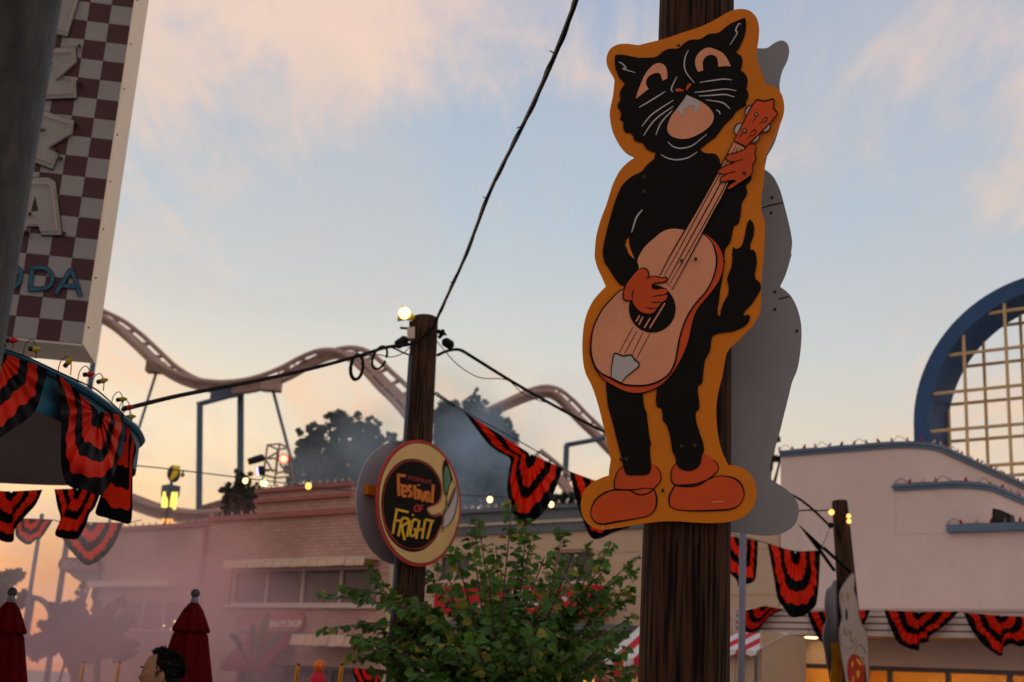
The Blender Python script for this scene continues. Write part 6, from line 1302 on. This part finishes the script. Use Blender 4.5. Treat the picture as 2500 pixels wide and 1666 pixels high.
# banana plant in front of the shop sign
bp_ = thing('banana_plant', 'hazy banana plant with torn leaves below the beauty shop sign', 'plant', (P(640, 1640, 24).x, 24, 0))
for i, (x0, y0, x1, y1, w_) in enumerate([(615, 1640, 618, 1520, 9), (618, 1640, 655, 1498, 10), (620, 1640, 690, 1545, 9), (610, 1640, 560, 1545, 7), (622, 1640, 640, 1560, 9)]):
    a, b = P(x0, y0, 24), P(x1, y1, 24 + R.uniform(-.4, .4)); mb = MB(); mid = a.lerp(b, .6) + Vector((0, 0, .12)); pth = cr_spline([a, mid, b], 8); hw = px2m(a, w_); vs = []
    for k, p in enumerate(pth):
        t = k / (len(pth) - 1); d = (pth[min(k + 1, len(pth) - 1)] - pth[max(k - 1, 0)]).normalized(); s = d.cross(Vector((0, -1, 0))).normalized(); ww = hw * (math.sin(math.pi * max(0, t - .2) / .8) if t > .2 else .04) * R.uniform(.75, 1.1) + .01
        vs += [p - s * ww - Vector((0, 0, ww * .3)), p, p + s * ww - Vector((0, 0, ww * .3))]
    mb.add(vs, [(3 * k + j, 3 * k + j + 1, 3 * k + 4 + j, 3 * k + 3 + j) for k in range(len(pth) - 1) for j in (0, 1)]); mb.build('leaf', M['banana'], bp_, smooth=True)
MB().tube([Vector((bp_.location.x, 24, 0)), P(612, 1640, 24)], [.09, .06], 8).build('stem', M['banana'], bp_)

# ------------------------------------------------------------------ umbrellas, person, posts, decorations
def umbrella(label, bx, by, Y, sc):
    """closed market umbrella; bx,by is the finial ball in pixels"""
    c = P(bx, by, Y); th = thing('patio_umbrella', label, 'umbrella', (c.x, c.y, 0), 'closed red umbrellas'); s = sc
    MB().ball(c, .032 * s, 14, 10).build('finial', M['umb_cap'], th, smooth=True)
    MB().lathe(c - Vector((0, 0, .075 * s)), [(.026 * s, 0), (.028 * s, .02), (.02 * s, .05)], 12).build('finial_collar', M['lpole'], th)
    f1 = lambda a, h: 1 + .10 * math.sin(a * 8) * (1 if h < -.02 else .3)
    MB().lathe(c - Vector((0, 0, .06 * s)), [(.11 * s, -.20 * s), (.117 * s, -.185 * s), (.09 * s, -.12 * s), (.06 * s, -.05 * s), (.035 * s, -.01 * s), (.02 * s, 0)], 64, fold=f1).build('vent_cap', M['umb'], th, smooth=True)
    f2 = lambda a, h: 1 + .16 * math.sin(a * 8 + .4) + .05 * math.sin(a * 16 + h * 3)
    H = c.z - .2 * s; MB().lathe(c - Vector((0, 0, .2 * s)), [(.14 * s, -1.25 * s), (.19 * s, -1.1 * s), (.185 * s, -.7 * s), (.15 * s, -.35 * s), (.10 * s, -.08 * s), (.05 * s, .02 * s)], 64, fold=f2).build('canopy', M['umb'], th, smooth=True)
    MB().tube([Vector((c.x, c.y, 0)), Vector((c.x, c.y, c.z - .03))], .02 * s, 10).build('pole', M['lpole'], th)
    MB().lathe((c.x, c.y, 0), [(.28, 0), (.28, .06), (.06, .09), (.05, .25)], 20).build('base', M['gpole'], th)
umbrella('closed dark red umbrella with grey ball finial, nearer the middle', 477, 1449, 9.0, 1.0)
umbrella('closed dark red umbrella cut by the left border', 30, 1446, 8.2, .96)

# man with dark hair in profile; only his head reaches the frame
pY = 7.4; hc = P(393, 1660, pY); per = thing('person', 'person with short dark hair looking left at the bottom edge', 'person', (hc.x + .04, pY, 0))
fz = hc.z
def skin_body(nodes, edges, name, mt, parent):
    me = bpy.data.meshes.new(name); o_ = parent.matrix_world.translation
    me.from_pydata([tuple(Vector(n_[0]) - o_) for n_ in nodes], edges, []); me.materials.append(mt)
    ob = bpy.data.objects.new(name, me); COL.objects.link(ob); ob.parent = parent
    bpy.context.view_layer.objects.active = ob; mo = ob.modifiers.new('skin', 'SKIN'); mo.use_smooth_shade = True
    for v, n_ in zip(me.skin_vertices[0].data, nodes): v.radius = n_[1]
    me.skin_vertices[0].data[0].use_root = True
    sb_ = ob.modifiers.new('sub', 'SUBSURF'); sb_.levels = 2; sb_.render_levels = 2; return ob
X0 = hc.x + .05; Z = lambda z: z
nd = [((X0, pY, .95), (.15, .12)), ((X0, pY, 1.15), (.14, .11)), ((X0, pY, 1.35), (.17, .12)), ((X0, pY, 1.44), (.10, .09)), ((X0 - .01, pY, 1.52), (.058, .06)), ((X0 - .02, pY, 1.57), (.058, .06)),
      ((X0, pY - .18, 1.40), (.065, .065)), ((X0 + .02, pY - .24, 1.12), (.05, .05)), ((X0 - .05, pY - .25, .88), (.038, .038)), ((X0 - .07, pY - .25, .78), (.035, .045)),
      ((X0, pY + .18, 1.40), (.065, .065)), ((X0 + .02, pY + .24, 1.12), (.05, .05)), ((X0 - .05, pY + .25, .88), (.038, .038)), ((X0 - .07, pY + .25, .78), (.035, .045)),
      ((X0, pY - .1, .85), (.095, .095)), ((X0 - .01, pY - .11, .48), (.065, .065)), ((X0 + .02, pY - .11, .09), (.045, .045)), ((X0 - .14, pY - .12, .05), (.04, .045)),
      ((X0, pY + .1, .85), (.095, .095)), ((X0 - .01, pY + .11, .48), (.065, .065)), ((X0 + .02, pY + .11, .09), (.045, .045)), ((X0 - .14, pY + .12, .05), (.04, .045))]
ed = [(0, 1), (1, 2), (2, 3), (3, 4), (4, 5), (2, 6), (6, 7), (7, 8), (8, 9), (2, 10), (10, 11), (11, 12), (12, 13), (0, 14), (14, 15), (15, 16), (16, 17), (0, 18), (18, 19), (19, 20), (20, 21)]
skin_body(nd, ed, 'clothed_body', M['shirt'], per)
# head: side profile lofted front to back
hd_ = MB(); hx = hc.x + .005; hz = 1.66
prof = [(-.118, .0), (-.112, .035), (-.100, .072), (-.070, .103), (-.02, .122), (.04, .118), (.085, .085), (.105, .03), (.098, -.04), (.07, -.085), (.03, -.11), (-.02, -.115), (-.075, -.122), (-.098, -.118), (-.104, -.095), (-.112, -.075), (-.110, -.060), (-.118, -.050), (-.138, -.028), (-.128, -.012)]
wid = [(0, 1), (.35, .93), (.62, .78), (.85, .5), (1, .12)]; n_ = len(prof); cx, cz = -.01, 0
rings = []
for sgn in (-1,):
    allr = [(-w0, s0) for w0, s0 in wid[::-1][:-1]] + [(w0, s0) for w0, s0 in wid]
    for w0, s0 in allr:
        hd_.v += [Vector((hx + cx + (x - cx) * s0, pY + w0 * .078, hz + cz + (z - cz) * (s0 * .85 + .15 * s0))) for x, z in prof]
    K = len(allr)
    for i in range(K - 1):
        for k in range(n_): hd_.f.append((i * n_ + k, i * n_ + (k + 1) % n_, (i + 1) * n_ + (k + 1) % n_, (i + 1) * n_ + k)); hd_.mi.append(0)
    hd_.f.append(tuple(range(n_))); hd_.mi.append(0); hd_.f.append(tuple((K - 1) * n_ + k for k in range(n_))[::-1]); hd_.mi.append(0)
hdo = hd_.build('head', M['skin'], per, smooth=True); hdo.modifiers.new('sub', 'SUBSURF').render_levels = 2
er = MB().ball((hx + .015, pY - .078, hz - .02), (.018, .010, .032), 10, 8).build('ear', M['skin'], per, smooth=True)
for sy in (-1, 1): MB().ball((hx - .098, pY + sy * .03, hz + .005), .011, 8, 6).build('eye', M['edge'], per)
for sy in (-1, 1): MB().box((hx - .108, pY + sy * .032, hz + .026), (.012, .035, .008)).build('eyebrow', M['hair'], per)
MB().box((hx - .112, pY, hz - .082), (.006, .045, .006)).build('lips', M['redpaint'], per)
ha = MB(); RH = random.Random(3)
for k in range(1500):   # short tufts over the skull cap
    a = RH.uniform(0, 2 * math.pi); t = RH.uniform(0, 1); th_ = math.acos(1 - t * 1.25); dx, dy, dz = math.sin(th_) * math.cos(a), math.sin(th_) * math.sin(a), math.cos(th_)
    if dx < -.25 and dz < .78: continue
    p = Vector((hx + .008 + dx * .108, pY + dy * .078, hz + .012 + dz * .112)); d = Vector((dx - .35, dy, dz + .15)).normalized(); s = Vector((RH.gauss(0, 1), RH.gauss(0, 1), RH.gauss(0, 1))).cross(d).normalized() * .005; l = RH.uniform(.006, .016) + (.018 if dz > .75 and dx < 0 else 0)
    ha.add([p - s * 1.6, p + s * 1.6, p + d * l], [(0, 1, 2)])
ha.ball((hx + .012, pY, hz + .016), (.103, .077, .108), 16, 12); ha.build('hair', M['hair'], per)

def post(name, label, x0, y0, x1, y1, Y, w, mt, extra=None):
    a, b = P(x0, y0, Y), P(x1, y1, Y); d = (b - a).normalized(); g_ = b + d * (b.z / -d.z); r = px2m(a, w) / 2
    th = thing(name, label, 'post', (g_.x, g_.y, 0)); MB().tube([g_, a], [r * 1.15, r], 14).build('shaft', M[mt], th, smooth=True)
    MB().lathe((g_.x, g_.y, 0), [(r * 2.4, 0), (r * 2.4, .05), (r * 1.5, .12), (r * 1.3, .4)], 14).build('base', M[mt], th); return th
post('lamp_post', 'plain grey lamp post behind bunting right of the thick pole', 1815, 1210, 1810, 1640, 14.5, 16, 'lpole')
l2 = post('lamp_post', 'leaning grey lamp post in orange dusk at far left', 103, 1255, 60, 1530, 21, 10, 'lpole')
# amusement hoop in the far left distance
hp_ = thing('ride_hoop', 'thin dark ride hoop low in the dusk at far left', 'ride', (P(75, 1600, 60).x, 60, 0)); c = P(72, 1512, 60); r = px2m(c, 52)
MB().tube([c + Vector((r * math.cos(a), 0, r * math.sin(a))) for a in [math.pi * k / 20 for k in range(-3, 24)]], .14, 6).build('hoop', M['column'], hp_)
MB().tube([Vector((c.x, 60, 0)), c + Vector((0, 0, r))], .12, 6).build('mast', M['column'], hp_)
# oval sign on the brick wing's corner
O1 = crop(120, 1330, 11.765); dO = fs(240, 1400)[0]; opl = Plane(P(185, 1390, 36.4), (0, -1, 0))
ov = thing('oval_sign', 'hazy dull red oval sign on a slate boat shaped base at the wing corner', 'sign', opl.at(205, 1425))
sheet(opl, O1([(400, 360), (700, 370), (1100, 385), (1400, 400), (1410, 790), (1000, 800), (540, 800), (380, 770), (290, 700), (250, 590), (290, 460)]), 0, .25, 'board', M['ovalsign'], ov)
sheet(opl, O1([(555, 805, 'c'), (1000, 803), (1420, 795, 'c'), (1420, 1165, 'c'), (1150, 1140), (960, 1090), (760, 985), (640, 890)]), -.05, .3, 'base', M['slatebase'], ov)
text_on('IDOLA', *[opl.at(*O1([q])[0], .006) for q in ((390, 665), (1390, 690), (400, 440))], 'lettering', M['dulltxt'], ov, bold=.03)
# yellow upright banners in the street, near and hazy
for i, (x0, y0, x1, y1, Y) in enumerate(((727, 1626, 708, 1690, 17), (834, 1626, 818, 1690, 17), (203, 1620, 186, 1690, 20), (290, 1620, 275, 1690, 20))):
    a, b = P(x0, y0, Y), P(x1, y1, Y); w_ = px2m(a, 9)
    th = thing('banner_pole', ['golden upright banner left of the orange skull', 'golden upright banner right of the orange skull', 'hazy amber banner beneath the lower left trees', 'hazy amber banner beside the person'][i], 'banner', (b.x, b.y, 0), 'golden street banners')
    mb = MB(); vs = []
    for k in range(13):
        p = a.lerp(Vector((b.x, b.y, .3)), k / 12); vs += [p + Vector((-w_ / 2, .02 * math.sin(k), 0)), p + Vector((0, .04 + .02 * math.sin(k), 0)), p + Vector((w_ / 2, .02 * math.sin(k + 1), 0))]
    mb.add(vs, [(3 * k + j, 3 * k + 1 + j, 3 * k + 4 + j, 3 * k + 3 + j) for k in range(12) for j in (0, 1)]); mb.build('cloth', M['gold'], th, smooth=True)
    MB().tube([Vector((b.x, b.y + .06, 0)), a + Vector((0, .06, .03))], .02, 8).build('staff', M['gpole'], th)
# orange skull scarecrow and salmon headed figure
def figure(label, x, y, Y, r, head, cloth, hands=None, hat=False):
    c = P(x, y, Y); R__ = px2m(c, r); th = thing('halloween_figure', label, 'decoration', (c.x, c.y, 0))
    MB().ball(c, (R__, R__ * .9, R__ * 1.08), 18, 12).build('head', M[head], th, smooth=True)
    for sx in (-.36, .36):
        MB().ball(c + Vector((sx * R__, -R__ * .82, R__ * .18)), R__ * .17, 10, 6).build('eye', M['whitec' if head == 'salmon' else 'yellow'], th)
        MB().ball(c + Vector((sx * R__, -R__ * .97, R__ * .14)), R__ * .08, 8, 5).build('pupil', M['edge'], th)
    MB().tube(cr_spline([c + Vector((-.35 * R__, -R__ * .8, -R__ * .35)), c + Vector((0, -R__ * .85, -R__ * .48)), c + Vector((.35 * R__, -R__ * .8, -R__ * .35))], 5), R__ * .05, 6).build('mouth', M['edge'], th)
    MB().lathe((c.x, c.y, 0), [(R__ * 1.8, 0), (R__ * 1.5, c.z * .5), (R__ * 1.3, c.z - R__ * 2), (R__ * .6, c.z - R__ * .9)], 20, fold=lambda a, h: 1 + .08 * math.sin(a * 7)).build('robe', M[cloth], th, smooth=True)
    for hx_, hy_ in (hands or ()):
        h = P(hx_, hy_, Y); MB().tube([Vector((c.x, c.y, c.z - R__ * 1.5)), Vector((h.x * .7 + c.x * .3, Y, h.z - .25)), h], [R__ * .3, R__ * .25, R__ * .2], 8).build('arm', M[cloth], th)
        for k in range(5):
            a = R_(30 + 30 * k); MB().tube([h, h + Vector((math.cos(a), 0, math.sin(a))) * R__ * .75], [R__ * .16, R__ * .08], 6).build('finger', M[head], th)
    return th
figure('salmon pink round headed figure with raised hands left of the thick pole', 1477, 1663, 12.5, 27, 'salmon', 'purple', ((1408, 1640), (1540, 1642)))
figure('small orange skull headed figure between golden banners', 779, 1627, 17, 15, 'pumpkin', 'redawn')
for i, (x, y, r) in enumerate(((1198, 1655, 7), (1100, 1660, 6), (1120, 1653, 5), (1190, 1663, 6))):
    c = P(x, y, 16); R__ = px2m(c, r); th = thing('lantern', ['bright orange lantern lowest under the leafy tree', 'orange lantern left under the leafy tree', 'small amber lantern under the leafy tree', 'orange lantern beside the brightest one under the tree'][i], 'lantern', (c.x, c.y, c.z - R__))
    MB().lathe(c - Vector((0, 0, R__)), [(R__ * .4, 0), (R__, R__ * .6), (R__, R__ * 1.4), (R__ * .4, R__ * 2)], 12, fold=lambda a, h: 1 + .06 * math.cos(a * 6)).build('shade', emis('lit_lantern_%d' % i, (1, .25, .03), 2.5), th, smooth=True)
    MB().tube([c + Vector((0, 0, R__)), c + Vector((0, 0, R__ + .5))], .006, 5).build('cord', M['cable'], th)
# warm lit stall behind the tree trunk
s0, z0 = fs(1150, 1665, 1.5); s1, _ = fs(1440, 1665, 1.5)
stl = thing('food_stall', 'stall with a warm lit counter glowing low behind the leafy tree', 'stall', fp((s0 + s1) / 2, 0, 1.2))
MB().fbox(s0, s1, 0, 1.0, .6, 1.5).build('counter', M['siding'], stl); MB().fbox(s0, s1, 2.05, 2.12, .5, 1.7).build('roof', M['siding'], stl)
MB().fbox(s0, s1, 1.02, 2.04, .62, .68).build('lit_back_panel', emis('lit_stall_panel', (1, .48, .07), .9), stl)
for a in (s0 + .05, (s0 + s1) / 2, s1 - .05): MB().fbox(a - .03, a + .03, 1.0, 2.05, 1.4, 1.48).build('post', M['mull'], stl)
fan('dark bunting low in front of the shop left of the slim pole', [(860, 1632), (868, 1660), (890, 1690), (915, 1690), (932, 1660), (940, 1634)], (900, 1636), lambda x, y: P(x, y, 16), 11, .04, seed=31)

# ------------------------------------------------------------------ drifting stage smoke
def smoke(label, puffs, col, dens, seed, scale=.5, emit=0):
    """one closed lumpy body of thin fog per patch"""
    c0 = sum((p for p, _ in puffs), Vector((0, 0, 0))) / len(puffs)
    mb = MB(); mb.ball(puffs[0][0], puffs[0][1], 24, 16)
    ob = mb.build('smoke', None, loc=c0); me = ob.data
    for v in me.vertices:
        q = Vector(v.co); v.co = q * (1 + .22 * mnoise.noise(q * .35 + Vector((seed, 0, 0))))
    me.materials.clear(); m_ = bpy.data.materials.new('stage_smoke'); m_.use_nodes = True; t = m_.node_tree; t.nodes.clear(); o_ = N(t, 'ShaderNodeOutputMaterial'); pv = N(t, 'ShaderNodeVolumePrincipled')
    pv.inputs['Color'].default_value = (*col, 1); pv.inputs['Anisotropy'].default_value = .2
    tc_ = N(t, 'ShaderNodeTexCoord'); ln = N(t, 'ShaderNodeVectorMath', operation='MULTIPLY'); t.links.new(tc_.outputs['Object'], ln.inputs[0]); r = puffs[0][1]; ln.inputs[1].default_value = (1 / r[0], 1 / r[1], 1 / r[2])
    le = N(t, 'ShaderNodeVectorMath', operation='LENGTH'); t.links.new(ln.outputs[0], le.inputs[0])
    fall = N(t, 'ShaderNodeMapRange', interpolation_type='SMOOTHSTEP'); t.links.new(le.outputs['Value'], fall.inputs[0]); fall.inputs[1].default_value = .95; fall.inputs[2].default_value = .15
    nz = N(t, 'ShaderNodeTexNoise'); t.links.new(tc_.outputs['Object'], nz.inputs['Vector']); nz.inputs['Scale'].default_value = scale; nz.inputs['Detail'].default_value = 3
    mr = N(t, 'ShaderNodeMapRange'); t.links.new(nz.outputs['Fac'], mr.inputs[0]); mr.inputs[1].default_value = .40; mr.inputs[2].default_value = .63
    t.links.new(mth(t, 'MULTIPLY', mth(t, 'MULTIPLY', fall.outputs[0], mr.outputs[0]), dens), pv.inputs['Density']); t.links.new(pv.outputs[0], o_.inputs['Volume'])
    me.materials.append(m_); tag(ob, label, 'smoke', kind='stuff'); return ob
smoke('stage smoke tinted pink as if red lit, drifting before the brick shop', [(P(360, 1565, 22), (4.0, 5.0, 3.2))], (.97, .55, .58), .19, 1, .55)  # pink of the red stage lights is put into the fog's own colour
smoke('denser plume tinted rose as if red lit, rising beside the brick downspout', [(P(512, 1440, 24), (1.5, 2.0, 2.6))], (.98, .50, .50), .30, 5, .9)  # rose tint carries the red light on the pale plume
smoke('purple haze low at the left behind the umbrellas', [(P(150, 1600, 19), (5.5, 5.0, 2.6))], (.80, .58, .66), .17, 2, .45)
smoke('pale veil before the hazy far left bunting', [(P(170, 1335, 11.8), (1.5, 1.2, .9))], (.86, .74, .74), .42, 6, 1.2)
smoke('blue smoke hanging before the tall dark tree', [(P(1115, 1140, 40), (3.8, 6, 4.6))], (.50, .68, .86), .24, 3, .7)
smoke('thin pale smoke before the broad oak', [(P(850, 1130, 40), (4, 5, 3.0))], (.60, .74, .86), .13, 4, .4)
